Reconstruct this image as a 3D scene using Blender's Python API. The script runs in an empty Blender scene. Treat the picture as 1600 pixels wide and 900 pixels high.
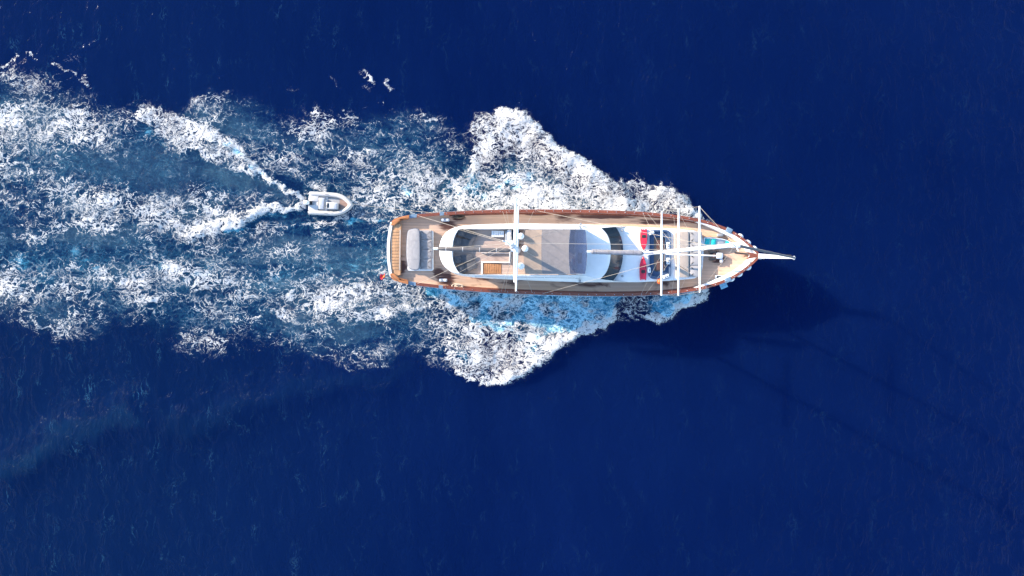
import bpy, bmesh, math, random
import numpy as np
from mathutils import Vector, Matrix
random.seed(7)
S = bpy.context.scene
C = S.collection

# ------------------------------------------------------------------ camera
H, F = 62.0, 1081.0                    # height over the water, focal length in pixels of the 1600 wide picture
NX, NY = 815.0, 414.0                  # where the straight-down direction falls in that picture
fw = Vector(((800 - NX) / F, -(450 - NY) / F, -1)).normalized()
rt = Vector((1, 0, 0)); rt = (rt - rt.dot(fw) * fw).normalized()
up = rt.cross(fw)
cam = bpy.data.cameras.new('camera'); co = bpy.data.objects.new('camera', cam); C.objects.link(co)
co.matrix_world = Matrix(((rt.x, up.x, -fw.x, 0), (rt.y, up.y, -fw.y, 0), (rt.z, up.z, -fw.z, H), (0, 0, 0, 1)))
cam.sensor_width = 36; cam.lens = 36 * F / 1600; cam.clip_start = 0.5; cam.clip_end = 20000
S.camera = co
# ------------------------------------------------------------------ light
EL, AZ = math.radians(22), math.atan2(-0.884, 0.468)
w = bpy.data.worlds.new('World'); S.world = w; w.use_nodes = True
wn = w.node_tree; bg = wn.nodes['Background']
sk = wn.nodes.new('ShaderNodeTexSky'); sk.sky_type = 'NISHITA'; sk.sun_disc = False
sk.ozone_density = 2.2; sk.air_density = 1.0; sk.dust_density = .3; sk.sun_elevation = EL; sk.sun_rotation = AZ
wn.links.new(sk.outputs[0], bg.inputs[0]); bg.inputs[1].default_value = 0.15
sl = bpy.data.lights.new('sun', 'SUN'); sl.energy = 3.5; sl.angle = math.radians(.53); sl.color = (1, .84, .67)
so = bpy.data.objects.new('sun', sl); C.objects.link(so)
so.rotation_euler = Vector((.884 * math.cos(EL), -.468 * math.cos(EL), -math.sin(EL))).to_track_quat('-Z', 'Y').to_euler()
S.view_settings.view_transform = 'Standard'; S.view_settings.look = 'None'
S.view_settings.exposure = 1.75; S.view_settings.gamma = 1


# ------------------------------------------------------------------ node helpers
class NT:
    def __init__(s, name):
        s.m = bpy.data.materials.new(name); s.m.use_nodes = True; s.t = s.m.node_tree
        s.b = s.t.nodes['Principled BSDF']
    def put(s, sock, v):
        if isinstance(v, bpy.types.NodeSocket): s.t.links.new(v, sock)
        elif v is not None:
            if hasattr(sock.default_value, '__len__') and not hasattr(v, '__len__'): v = (v,) * len(sock.default_value)
            if hasattr(sock.default_value, '__len__') and len(sock.default_value) == 4 and len(v) == 3: v = (*v, 1)
            sock.default_value = v
    def math(s, op, a, b=None, c=None, clamp=False):
        n = s.t.nodes.new('ShaderNodeMath'); n.operation = op; n.use_clamp = clamp
        for i, v in enumerate((a, b, c)): s.put(n.inputs[i], v)
        return n.outputs[0]
    def vmath(s, op, a, b=None):
        n = s.t.nodes.new('ShaderNodeVectorMath'); n.operation = op
        s.put(n.inputs[0], a)
        if b is not None:
            if op == 'SCALE': s.put(n.inputs['Scale'], b)
            else: s.put(n.inputs[1], b)
        return n.outputs[0]
    def co(s):
        return s.t.nodes.new('ShaderNodeTexCoord').outputs['Object']
    def noise(s, vec, scale, detail=2, rough=.5, out='Fac', dist=0):
        n = s.t.nodes.new('ShaderNodeTexNoise'); s.put(n.inputs['Vector'], vec)
        n.inputs['Scale'].default_value = scale; n.inputs['Detail'].default_value = detail
        n.inputs['Roughness'].default_value = rough; n.inputs['Distortion'].default_value = dist
        return n.outputs[0 if out == 'Fac' else 'Color']
    def voro(s, vec, scale, feat='DISTANCE_TO_EDGE', out='Distance'):
        n = s.t.nodes.new('ShaderNodeTexVoronoi'); n.feature = feat; s.put(n.inputs['Vector'], vec)
        n.inputs['Scale'].default_value = scale
        return n.outputs[out]
    def mapr(s, v, a, b, c=0, d=1, smooth=True):
        n = s.t.nodes.new('ShaderNodeMapRange'); n.interpolation_type = 'SMOOTHSTEP' if smooth else 'LINEAR'
        for i, x in enumerate((v, a, b, c, d)): s.put(n.inputs[i], x)
        return n.outputs[0]
    def mix(s, f, a, b, mode='MIX'):
        n = s.t.nodes.new('ShaderNodeMix'); n.data_type = 'RGBA'; n.blend_type = mode
        s.put(n.inputs[0], f); s.put(n.inputs[6], a); s.put(n.inputs[7], b)
        return n.outputs[2]
    def attr(s, name):
        n = s.t.nodes.new('ShaderNodeAttribute'); n.attribute_name = name
        return n.outputs['Fac']
    def sep(s, v):
        n = s.t.nodes.new('ShaderNodeSeparateXYZ'); s.put(n.inputs[0], v); return n.outputs
    def bump(s, h, strength, dist, normal=None):
        n = s.t.nodes.new('ShaderNodeBump'); s.put(n.inputs['Height'], h)
        n.inputs['Strength'].default_value = strength; n.inputs['Distance'].default_value = dist
        if normal is not None: s.t.links.new(normal, n.inputs['Normal'])
        return n.outputs[0]
    def set(s, **k):
        for a, v in k.items(): s.put(s.b.inputs[a.replace('_', ' ')], v)
        return s.m


def mat(name, col, rough=.45, metal=0, var=.12, scale=3, bump=.15, bscale=40, grime=0, grimecol=(.12, .09, .07)):
    n = NT(name); p = n.co()
    f = n.noise(p, scale, 4, .6)
    c = n.mix(n.mapr(f, .3, .7), tuple(x * (1 - var) for x in col), tuple(min(1, x * (1 + var)) for x in col))
    if grime:
        g = n.noise(p, scale * .6, 5, .65)
        c = n.mix(n.math('MULTIPLY', n.mapr(g, .52, .7), grime), c, grimecol)
    nb = n.bump(n.noise(p, bscale, 3), bump, .01)
    r = n.math('MULTIPLY_ADD', f, .2, rough - .1)
    return n.set(Base_Color=c, Roughness=r, Metallic=metal, Normal=nb)


def teak(name, base, dark, axis=1, pitch=.115, wet=1.0, stain=(.085, .032, .02), spots=()):
    n = NT(name); p = n.co(); q = n.sep(p)
    u = n.math('DIVIDE', q[axis], pitch)
    cell = n.math('FLOOR', u); fr = n.math('FRACT', u)
    wnz = n.t.nodes.new('ShaderNodeTexWhiteNoise'); wnz.noise_dimensions = '1D'; n.put(wnz.inputs['W'], cell)
    stretch = n.vmath('MULTIPLY', p, (.5, 6, 1) if axis == 1 else (6, .5, 1))
    g = n.noise(stretch, 2.2, 5, .65)
    c = n.mix(n.math('MULTIPLY_ADD', wnz.outputs['Value'], .45, n.math('MULTIPLY', g, .55)), tuple(x * .72 for x in base), tuple(x * 1.22 for x in base))
    worn = n.noise(n.vmath('MULTIPLY', p, (.35, .9, 1)), .9, 4, .6)
    c = n.mix(n.mapr(worn, .40, .72), c, n.mix(.5, c, (.52, .40, .32)))
    wt = n.noise(n.vmath('MULTIPLY', p, (.30, .85, 1)), .8, 5, .62, dist=.5)
    wm = n.mapr(wt, .57, .68)
    for sx_, sy_, ax_, ay_ in spots:                  # wet patches
        e_ = n.vmath('MULTIPLY', n.vmath('SUBTRACT', p, (sx_, sy_, 0)), (1 / ax_, 1 / ay_, 0))
        ln = n.t.nodes.new('ShaderNodeVectorMath'); ln.operation = 'LENGTH'; n.put(ln.inputs[0], e_)
        dd_ = n.math('ADD', ln.outputs['Value'], n.math('MULTIPLY', n.math('SUBTRACT', n.noise(stretch, 1.3, 4, .65), .5), 1.6))
        wm = n.math('MAXIMUM', wm, n.mapr(dd_, .55, 1.0, 1, 0))
    c = n.mix(n.math('MULTIPLY', wm, wet), c, stain)
    seam = n.mapr(n.math('ABSOLUTE', n.math('SUBTRACT', fr, .5)), .42, .49)
    c = n.mix(n.math('MULTIPLY', seam, .5), c, dark)
    r = n.math('SUBTRACT', .80, n.math('MULTIPLY', wm, .35))
    nb = n.bump(n.math('SUBTRACT', g, seam), .4, .006)
    return n.set(Base_Color=c, Roughness=r, Normal=nb)


def wood(name, base, rough=.25, axis=0, coat=.6):
    n = NT(name); p = n.co()
    g = n.noise(n.vmath('MULTIPLY', p, (.6, 9, 9) if axis == 0 else (9, .6, 9)), 2.5, 5, .65)
    f = n.noise(p, .9, 3)
    c = n.mix(n.mapr(g, .25, .75), tuple(x * .6 for x in base), tuple(x * 1.35 for x in base))
    c = n.mix(n.mapr(f, .4, .7, 0, .45), c, tuple(x * .5 for x in base))
    return n.set(Base_Color=c, Roughness=rough, Coat_Weight=coat, Coat_Roughness=.12, Normal=n.bump(g, .12, .004))


def fabric(name, col, seam_axis=None, pitch=.14, var=.08, rough=.85):
    n = NT(name); p = n.co(); q = n.sep(p)
    f = n.noise(p, 2.2, 4, .6)
    c = n.mix(n.mapr(f, .3, .7), tuple(x * (1 - var) for x in col), tuple(min(1, x * (1 + var)) for x in col))
    wv = n.noise(p, 90, 2)
    h = n.math('MULTIPLY_ADD', wv, .3, n.math('MULTIPLY', n.noise(p, 5, 3), 1.5))
    if seam_axis is not None:
        fr = n.math('FRACT', n.math('DIVIDE', q[seam_axis], pitch))
        s_ = n.mapr(n.math('ABSOLUTE', n.math('SUBTRACT', fr, .5)), .36, .5)
        h = n.math('SUBTRACT', h, n.math('MULTIPLY', s_, 1.6))
    return n.set(Base_Color=c, Roughness=rough, Normal=n.bump(h, .5, .02), Sheen_Weight=.15)


M = {}
M['white'] = mat('white gelcoat', (.80, .80, .78), .3, var=.03, scale=1.2, bump=.05, grime=.10, grimecol=(.5, .46, .4))
M['hullwhite'] = mat('white hull paint', (.78, .78, .77), .35, var=.05, scale=1.0, bump=.08, grime=.25, grimecol=(.45, .4, .33))
M['mastwhite'] = mat('white mast paint', (.80, .80, .79), .3, var=.05, scale=2, bump=.05)
M['steel'] = mat('stainless steel', (.62, .64, .66), .25, 1, var=.1, bump=.05)
M['flydeck'] = teak('flybridge teak', (.40, .30, .25), (.06, .05, .05), wet=.35, stain=(.12, .07, .05))
M['slat'] = wood('oiled slat', (.52, .29, .14), .4, 1, .2)
M['varnish'] = wood('mahogany varnish', (.20, .058, .028), .22, 0, .8)
M['orangewood'] = wood('fresh varnish', (.45, .175, .055), .25, 0, .8)
M['stairwood'] = wood('stair wood', (.36, .17, .07), .4, 1, .2)
M['brown'] = wood('dark table wood', (.10, .045, .03), .3, 1, .5)
M['greyfab'] = fabric('pale grey cushion fabric', (.31, .295, .29))
M['greyrib'] = fabric('pale grey ribbed cushion', (.29, .275, .275), 1, .16)
M['sand'] = fabric('sand cushion fabric', (.40, .325, .265))
M['navy'] = fabric('navy cushion fabric', (.035, .075, .15))
M['blackfab'] = fabric('charcoal fabric', (.075, .077, .085), 1, .2)
M['whitefab'] = fabric('white pillow fabric', (.78, .78, .76))
M['bimini'] = fabric('taupe awning canvas', (.31, .235, .18))
M['bimini2'] = fabric('grey taupe awning canvas', (.205, .185, .18))
M['sail'] = fabric('grey sail cover', (.19, .19, .22))
M['darksail'] = fabric('dark sail cover', (.09, .085, .09))
M['glass'] = mat('dark window glass', (.012, .030, .048), .08, 0, var=.3, scale=.8, bump=.02, bscale=4)
M['black'] = mat('black rubber', (.02, .02, .022), .55)
M['grey'] = mat('grey paint', (.28, .30, .32), .5, var=.1)
M['palegrey'] = mat('pale grey plastic', (.52, .56, .60), .45, var=.1)
M['red'] = mat('red plastic', (.62, .025, .06), .4, var=.15, scale=4)
M['orange'] = mat('orange plastic', (.75, .13, .03), .45, var=.15)
M['flagred'] = fabric('red flag cloth', (.62, .02, .03))
M['flagyellow'] = fabric('yellow flag cloth', (.7, .42, .03))
M['teal'] = mat('turquoise plastic', (.02, .46, .44), .4, var=.2, scale=5)
M['rope'] = mat('pale rope', (.58, .50, .40), .85, var=.2, scale=20)
M['darkrope'] = mat('dark rope', (.10, .08, .06), .85, var=.3, scale=20)
M['wire'] = mat('rigging wire', (.50, .45, .38), .4, .3, var=.1)
M['chain'] = mat('dark chain', (.06, .06, .065), .5, .6, var=.3, scale=30)
M['bluebox'] = mat('pale blue plastic', (.19, .40, .54), .4, var=.15, scale=4)
M['gate'] = mat('worn blue grey paint', (.15, .23, .31), .5, var=.15)
M['tube'] = mat('pale inflatable tube', (.44, .43, .41), .5, var=.05, scale=3, grime=.15, grimecol=(.45, .42, .38))
M['ribfloor'] = teak('tender teak', (.27, .175, .14), (.07, .05, .04), pitch=.09, wet=.2)
M['ribwhite'] = mat('tender gelcoat', (.50, .49, .47), .4, var=.06, scale=4, grime=.3, grimecol=(.3, .27, .23))
M['ribgrey'] = fabric('tender seat vinyl', (.34, .37, .42))
_n = NT('clear tinted vinyl'); _tr = _n.t.nodes.new('ShaderNodeBsdfTransparent'); _tr.inputs[0].default_value = (.58, .66, .80, 1)
_mx = _n.t.nodes.new('ShaderNodeMixShader'); _mx.inputs[0].default_value = .38
_n.set(Base_Color=_n.mix(_n.noise(_n.co(), 3, 3), (.09, .12, .19), (.15, .18, .26)), Roughness=.12)
_n.t.links.new(_tr.outputs[0], _mx.inputs[1]); _n.t.links.new(_n.b.outputs[0], _mx.inputs[2])
_n.t.links.new(_mx.outputs[0], _n.t.nodes['Material Output'].inputs[0]); M['vinyl'] = _n.m


# ------------------------------------------------------------------ picture pixel + height -> point in the place
def P(px, py, z=0.0):
    d = fw * F + rt * (px - 800) + up * (450 - py)
    t = (z - H) / d.z
    return Vector((d.x * t, d.y * t, z))


ORG = P(900, 394.6, 0)
_a, _b = P(612, 389.8, 3), P(1187, 399.6, 3.8)
PHI = math.atan2(_b.y - _a.y, _b.x - _a.x)
RI = Matrix.Rotation(-PHI, 3, 'Z'); RF = Matrix.Rotation(PHI, 3, 'Z')
_c = RI @ (_a - ORG); ORG = ORG + RF @ Vector((0, _c.y, 0))


def B(px, py, z):                      # yacht frame: x to the bow, y to port, z up from the water
    v = RI @ (P(px, py, z) - ORG); v.z = z
    return v


def to_world(v): return ORG + RF @ Vector(v)


# ------------------------------------------------------------------ object helpers
BASE = {}


def obj(name, g, m, parent=None, base=None, smooth=True, angle=35):
    vs, fs = g
    b = Vector(base) if base is not None else (BASE[parent.name] if parent is not None else Vector((0, 0, 0)))
    me = bpy.data.meshes.new(name)
    me.from_pydata([Vector(v) - b for v in vs], [], fs); me.update()
    bm = bmesh.new(); bm.from_mesh(me)
    bmesh.ops.recalc_face_normals(bm, faces=bm.faces)
    for e in bm.edges:
        e.smooth = not (len(e.link_faces) == 2 and e.calc_face_angle(0) > math.radians(angle))
    for f in bm.faces: f.smooth = smooth
    bm.to_mesh(me); bm.free()
    o = bpy.data.objects.new(name, me); C.objects.link(o); me.materials.append(m)
    if parent is not None: o.parent = parent
    BASE[o.name] = b
    return o


def tag(o, label=None, cat=None, group=None, kind=None):
    for k, v in (('label', label), ('category', cat), ('group', group), ('kind', kind)):
        if v: o[k] = v
    return o


def thing(name, label, cat, base, group=None):       # Empty at the thing's base, in the yacht frame
    o = bpy.data.objects.new(name, None); C.objects.link(o); o.empty_display_size = .3
    o.location = to_world(base); o.rotation_euler = (0, 0, PHI); BASE[o.name] = Vector(base)
    return tag(o, label, cat, group)


def solo(name, g, m, label, cat, base, group=None, smooth=True):    # a thing that is one mesh
    o = obj(name, g, m, None, base, smooth); o.location = to_world(base); o.rotation_euler = (0, 0, PHI)
    return tag(o, label, cat, group)


def dup(o, parent=None):
    c = o.copy(); C.objects.link(c)
    if parent is not None: c.parent = parent
    BASE[c.name] = BASE[o.name]
    for ch in list(o.children): dup(ch, c)
    return c


# ------------------------------------------------------------------ shape helpers: every one returns (verts, faces)
def join(*gs):
    V, Fc = [], []
    for v, f in gs:
        k = len(V); V += [Vector(x) for x in v]; Fc += [tuple(i + k for i in q) for q in f]
    return V, Fc


def xf(g, mtx): return [mtx @ Vector(v) for v in g[0]], g[1]


def loft(rings, cap0=False, cap1=False, closed=True):
    n = len(rings[0]); V = [Vector(p) for r in rings for p in r]; Fc = []
    for i in range(len(rings) - 1):
        for j in range(n if closed else n - 1):
            k = (j + 1) % n
            Fc.append((i * n + j, i * n + k, (i + 1) * n + k, (i + 1) * n + j))
    for on, i in ((cap0, 0), (cap1, len(rings) - 1)):
        if on:
            c = sum((Vector(p) for p in rings[i]), Vector()) / n; V.append(c)
            for j in range(n): Fc.append((i * n + j, i * n + (j + 1) % n, len(V) - 1))
    return V, Fc


def box(a, b, r=.02):
    a, b = Vector(a), Vector(b); lo = Vector(map(min, a, b)); hi = Vector(map(max, a, b))
    bm = bmesh.new(); bmesh.ops.create_cube(bm, size=1)
    for v in bm.verts: v.co = Vector([(lo[i] + hi[i]) / 2 + v.co[i] * (hi[i] - lo[i]) for i in range(3)])
    r = min(r, .45 * min(hi - lo))
    if r > 0: bmesh.ops.bevel(bm, geom=bm.edges[:], offset=r, segments=2, profile=.5, affect='EDGES')
    bm.verts.index_update(); g = [v.co.copy() for v in bm.verts], [tuple(v.index for v in f.verts) for f in bm.faces]
    bm.free(); return g


def tube(pts, rad, n=8, caps=True):
    pts = [Vector(p) for p in pts]; rings = []
    if not hasattr(rad, '__len__'): rad = [rad] * len(pts)
    for i, p in enumerate(pts):
        d = (pts[min(i + 1, len(pts) - 1)] - pts[max(i - 1, 0)]).normalized()
        a = Vector((0, 0, 1)) if abs(d.z) < .9 else Vector((1, 0, 0))
        u = d.cross(a).normalized(); v = d.cross(u)
        rings.append([p + rad[i] * (math.cos(t) * u + math.sin(t) * v) for t in [2 * math.pi * k / n for k in range(n)]])
    return loft(rings, caps, caps)


def sag(a, b, s=0, n=8):
    a, b = Vector(a), Vector(b)
    return [a.lerp(b, i / n) - Vector((0, 0, s * 4 * (i / n) * (1 - i / n))) for i in range(n + 1)]


def lathe(c, prof, n=16):
    return loft([[Vector(c) + Vector((r * math.cos(2 * math.pi * k / n), r * math.sin(2 * math.pi * k / n), z)) for k in range(n)] for r, z in prof], True, True)


def rrect(x0, x1, y0, y1, r, n=6):
    out = []
    for cx, cy, a0 in ((x1 - r, y1 - r, 0), (x0 + r, y1 - r, 90), (x0 + r, y0 + r, 180), (x1 - r, y0 + r, 270)):
        for k in range(n + 1):
            a = math.radians(a0 + 90 * k / n); out.append((cx + r * math.cos(a), cy + r * math.sin(a)))
    return out


def resample(pts, n, closed=True):
    pts = [Vector((p[0], p[1])) for p in pts]
    if closed: pts = pts + [pts[0]]
    L = [0]
    for a, b in zip(pts, pts[1:]): L.append(L[-1] + (b - a).length)
    out = []
    for k in range(n):
        t = L[-1] * k / (n if closed else n - 1); i = 0
        while i < len(L) - 2 and L[i + 1] < t: i += 1
        f = (t - L[i]) / max(1e-9, L[i + 1] - L[i]); out.append(tuple(pts[i].lerp(pts[i + 1], min(1, f))))
    return out


def smoothc(pts, k=5, closed=True):    # Catmull-Rom through the points
    n = len(pts); out = []; p = [Vector((q[0], q[1])) for q in pts]
    g = (lambda i: p[i % n]) if closed else (lambda i: p[max(0, min(n - 1, i))])
    for i in range(n if closed else n - 1):
        a, b, c, d = g(i - 1), g(i), g(i + 1), g(i + 2)
        for j in range(k):
            t = j / k
            out.append(tuple(.5 * ((2 * b) + (-a + c) * t + (2 * a - 5 * b + 4 * c - d) * t * t + (-a + 3 * b - 3 * c + d) * t ** 3)))
    if not closed: out.append(tuple(p[-1]))
    return out


def inset(o, d):
    n = len(o); out = []
    area = sum(o[i][0] * o[(i + 1) % n][1] - o[(i + 1) % n][0] * o[i][1] for i in range(n)); sg = 1 if area > 0 else -1
    for i in range(n):
        a, b, c = Vector(o[i - 1]), Vector(o[i]), Vector(o[(i + 1) % n])
        e1, e2 = (b - a), (c - b)
        t = (e1.normalized() if e1.length > 1e-6 else e2.normalized()) + (e2.normalized() if e2.length > 1e-6 else e1.normalized())
        if t.length < 1e-6: out.append(tuple(b)); continue
        t.normalize(); out.append((b.x - t.y * d * sg, b.y + t.x * d * sg))
    return out


def pad(o, z0, z1, r=.05, dome=.02):   # soft edged slab over an outline
    return loft([[(*p, z0) for p in o], [(*p, z1 - r) for p in o], [(*p, z1 - r * .3) for p in inset(o, r * .3)],
                 [(*p, z1) for p in inset(o, r)], [(*p, z1 + dome) for p in inset(o, r * 3)]], True, True)


def pxo(pts, z): return [tuple(B(px, py, z).xy) for px, py in pts]


# ------------------------------------------------------------------ value noise for the sea
rng = np.random.default_rng(11)
TAB = rng.random((256, 256)).astype(np.float32)


def vnoise(x, y, s=0):
    x = x + s * 17.31; y = y + s * 9.77
    xi = np.floor(x).astype(np.int64); yi = np.floor(y).astype(np.int64); fx = x - xi; fy = y - yi
    fx = fx * fx * fx * (fx * (fx * 6 - 15) + 10); fy = fy * fy * fy * (fy * (fy * 6 - 15) + 10)
    a = TAB[xi & 255, yi & 255]; b = TAB[(xi + 1) & 255, yi & 255]; c = TAB[xi & 255, (yi + 1) & 255]; d = TAB[(xi + 1) & 255, (yi + 1) & 255]
    return (a + (b - a) * fx) * (1 - fy) + (c + (d - c) * fx) * fy


def fbm(x, y, s=0, o=4):
    t = 0; a = .5; n = 0
    for k in range(o):
        t = t + a * vnoise(x * 2 ** k, y * 2 ** k, s + k); n += a; a *= .5
    return t / n


def sstep(a, b, x):
    t = np.clip((x - a) / (b - a), 0, 1); return t * t * (3 - 2 * t)


# ------------------------------------------------------------------ the sea and the wake
def line_coords(lo, hi, fine_lo, fine_hi, fine, mid, far):
    c = list(np.arange(fine_lo, fine_hi, fine)); x = c[-1]; d = fine
    while x < far:
        d = min(mid, d * 1.12) if x < hi else d * 1.35
        x += d; c.append(x)
    x = c[0]; d = fine; left = []
    while x > -far:
        d = min(mid, d * 1.12) if x > lo else d * 1.35
        x -= d; left.append(x)
    return np.array(left[::-1] + c)


def seg_dist(px, py, pts, closed):
    best = np.full(px.shape, 1e9); tb = np.zeros(px.shape); n = len(pts); inside = np.zeros(px.shape, bool)
    tot = n if closed else n - 1
    for i in range(tot):
        x0, y0 = pts[i]; x1, y1 = pts[(i + 1) % n]; dx, dy = x1 - x0, y1 - y0
        t = np.clip(((px - x0) * dx + (py - y0) * dy) / (dx * dx + dy * dy + 1e-9), 0, 1)
        d = np.hypot(px - x0 - t * dx, py - y0 - t * dy)
        k = d < best; best = np.where(k, d, best); tb = np.where(k, (i + t) / tot, tb)
        if closed:
            cr = ((y0 > py) != (y1 > py)) & (px < (x1 - x0) * (py - y0) / (y1 - y0 + 1e-12) + x0)
            inside ^= cr
    return (np.where(inside, best, -best) if closed else best), tb


def build_sea():
    x0 = P(-40, 450).x; x1 = P(1120, 450).x; y0 = P(800, 625).y; y1 = P(800, 60).y
    xs = line_coords(-50, 50, x0, x1, .11, .26, 9000); ys = line_coords(-29, 29, y0, y1, .11, .26, 9000)
    X, Y = np.meshgrid(xs, ys, indexing='ij'); nx, ny = X.shape
    # the picture coordinates of the water plane: only used to lay the wake out where it lies on the water
    r_, u_, f_ = np.array(rt), np.array(up), np.array(fw)
    dz = f_[2] * -H
    den = X * f_[0] + Y * f_[1] - H * f_[2]
    PX = 800 + F * (X * r_[0] + Y * r_[1] - H * r_[2]) / den; PY = 450 - F * (X * u_[0] + Y * u_[1] - H * u_[2]) / den
    far = (np.abs(X) > 70) | (np.abs(Y) > 50)
    PX = np.where(far, 9999, PX); PY = np.where(far, 9999, PY)
    wx = (fbm(X / 2.6, Y / 2.6, 1) - .5) * 44 + (fbm(X / .7, Y / .7, 2) - .5) * 16
    wy = (fbm(X / 2.6, Y / 2.6, 3) - .5) * 44 + (fbm(X / .7, Y / .7, 4) - .5) * 16
    qx, qy = PX + wx, PY + wy                    # ragged outlines
    hx, hy = PX + wx * .55, PY + wy * .55        # crisper outlines
    D = np.zeros_like(X); A = np.zeros_like(X); K = np.zeros_like(X)
    def paint(F_, v, pts, e, crisp=False, mode='mix', off=0.0):
        a, b = (hx, hy) if crisp else (qx, qy)
        sd, _ = seg_dist(a, b, pts, True)
        m = sstep(-e * off, e * (1 - off), sd)
        F_[:] = np.maximum(F_, v * m) if mode == 'max' else F_ * (1 - m) + v * m
    def stroke(F_, v, pts, wd, crisp=True, w1=None, mode='max', v1=None):
        a, b = (hx, hy) if crisp else (qx, qy)
        d, t = seg_dist(a, b, pts, False)
        ww = wd + ((w1 if w1 is not None else wd) - wd) * t
        vv = v + ((v1 if v1 is not None else v) - v) * t
        m = 1 - sstep(.25, 1, d / ww)
        F_[:] = np.maximum(F_, vv * m) if mode == 'max' else F_ * (1 - m) + vv * m
    env = [(-60, 95), (30, 108), (110, 128), (190, 150), (260, 158), (310, 136), (350, 128), (400, 150), (440, 172), (500, 168), (560, 168),
           (640, 160), (700, 182), (760, 215), (800, 300), (800, 480), (740, 560), (690, 578), (640, 570), (590, 572), (540, 580), (480, 580),
           (430, 566), (390, 545), (340, 560), (300, 566), (255, 540), (200, 526), (120, 534), (60, 530), (-60, 500)]
    paint(D, .40, env, 34, off=.3)
    paint(D, .56, [(-60, 150), (120, 150), (230, 190), (320, 225), (300, 250), (180, 240), (60, 225), (-60, 220)], 40)
    paint(D, .30, [(-60, 235), (120, 245), (260, 255), (330, 285), (200, 300), (60, 280), (-60, 285)], 26)
    paint(D, .46, [(-60, 300), (100, 290), (240, 300), (330, 310), (320, 360), (200, 400), (60, 400), (-60, 395)], 40)
    paint(D, .48, [(-60, 410), (150, 405), (330, 400), (560, 410), (640, 450), (560, 520), (380, 515), (200, 500), (-60, 480)], 40)
    paint(D, .60, [(300, 225), (420, 245), (460, 280), (520, 290), (560, 270), (620, 230), (720, 260), (760, 335), (600, 336), (540, 300), (470, 296), (400, 262)], 40)
    paint(D, .70, [(560, 280), (640, 250), (740, 290), (800, 340), (600, 338)], 34)
    paint(D, .18, [(360, 160), (410, 168), (470, 195), (460, 220), (400, 215), (370, 195)], 26)
    paint(D, .20, [(560, 170), (620, 165), (600, 190), (560, 195)], 18)
    paint(D, .22, [(440, 235), (520, 215), (560, 225), (540, 250), (470, 256)], 18)
    # turbulent water straight behind the transom
    paint(D, .30, [(350, 372), (470, 345), (612, 338), (612, 392), (520, 398), (400, 400), (330, 395)], 22)
    paint(D, .16, [(420, 352), (480, 343), (600, 340), (606, 358), (520, 362), (440, 366)], 12)
    paint(D, .50, [(430, 396), (520, 388), (610, 392), (640, 440), (560, 450), (460, 430)], 26)
    paint(D, .62, [(560, 452), (610, 432), (720, 452), (760, 500), (700, 560), (620, 520)], 36)
    paint(D, .20, [(390, 500), (430, 485), (470, 505), (440, 530), (400, 530)], 16)
    rr_ = np.hypot(PX - 1000, PY - 395) * .0574; th_ = np.arctan2(PY - 395, 1000 - PX)
    strk = fbm(rr_ / 6.5, th_ * 21 + .25 * fbm(X / 2, Y / 2, 62), 61, 4)
    lft = sstep(720, 580, PX)
    D *= 1 - lft * (1 - np.clip(.26 + 1.36 * strk, 0, 1.3))
    # tender: murky water between the arms of its own wake, then the arms
    paint(D, .20, [(470, 312), (420, 288), (360, 252), (300, 225), (200, 225), (120, 250), (180, 285), (300, 305), (420, 318)], 18)
    paint(K, .45, [(470, 312), (400, 270), (300, 215), (180, 200), (40, 230), (40, 290), (200, 300), (330, 312), (420, 320)], 40)
    paint(K, .95, [(474, 312), (420, 284), (370, 252), (320, 240), (300, 275), (350, 312), (420, 320)], 30)
    paint(D, .12, [(420, 268), (480, 288), (482, 312), (462, 306), (430, 288)], 8, True)
    paint(D, .64, [(478, 313), (448, 301), (417, 283), (388, 255), (362, 226), (330, 206), (285, 190), (245, 183), (232, 212), (290, 238), (345, 262), (395, 292), (440, 309)], 13, True)
    stroke(D, .92, [(476, 311), (446, 299), (414, 279), (385, 252), (360, 226), (325, 205), (280, 188), (235, 176)], 5, True, 26, v1=.74)
    paint(D, .66, [(474, 318), (432, 326), (398, 346), (372, 363), (335, 371), (280, 372), (250, 350), (310, 332), (380, 322), (432, 317)], 14, True)
    stroke(D, .95, [(476, 317), (432, 322), (396, 339), (365, 355), (325, 364), (285, 368)], 6, True, 25, v1=.80)
    paint(D, .08, [(400, 345), (450, 328), (482, 322), (482, 338), (440, 345), (370, 366), (350, 366)], 8, True)
    stroke(D, .85, [(545, 336), (510, 341), (475, 345), (450, 352)], 7, True, 6, v1=.5)
    stroke(D, .8, [(510, 296), (480, 285), (455, 268)], 8, True, 14, v1=.6)
    # bow wave, sunny side
    up1 = [(742, 178), (782, 172), (828, 198), (872, 230), (922, 264), (958, 292), (990, 322), (1010, 336), (1000, 350), (700, 350), (690, 300), (735, 262), (742, 215)]
    paint(D, .40, up1, 20, off=.8)
    paint(D, .78, up1, 16, True, off=.5)
    paint(D, .52, [(748, 235), (800, 225), (860, 262), (850, 290), (790, 285), (735, 280)], 24)
    paint(D, .30, [(690, 222), (738, 226), (742, 250), (710, 262), (680, 250)], 14)
    paint(D, .86, [(790, 290), (900, 270), (985, 325), (990, 345), (760, 345)], 26, True)
    stroke(D, .93, [(775, 176), (830, 204), (880, 242), (925, 272), (962, 302), (1000, 336)], 15, True, 18)
    up2 = [(968, 292), (986, 281), (1012, 288), (1042, 292), (1070, 308), (1096, 330), (1112, 346), (1090, 360), (1000, 350), (985, 312)]
    paint(D, .42, up2, 18, off=.95)
    paint(D, .66, up2, 9, True, off=.5)
    stroke(D, .93, [(1012, 300), (1045, 303), (1070, 322), (1100, 345)], 17, True, 16)
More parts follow.
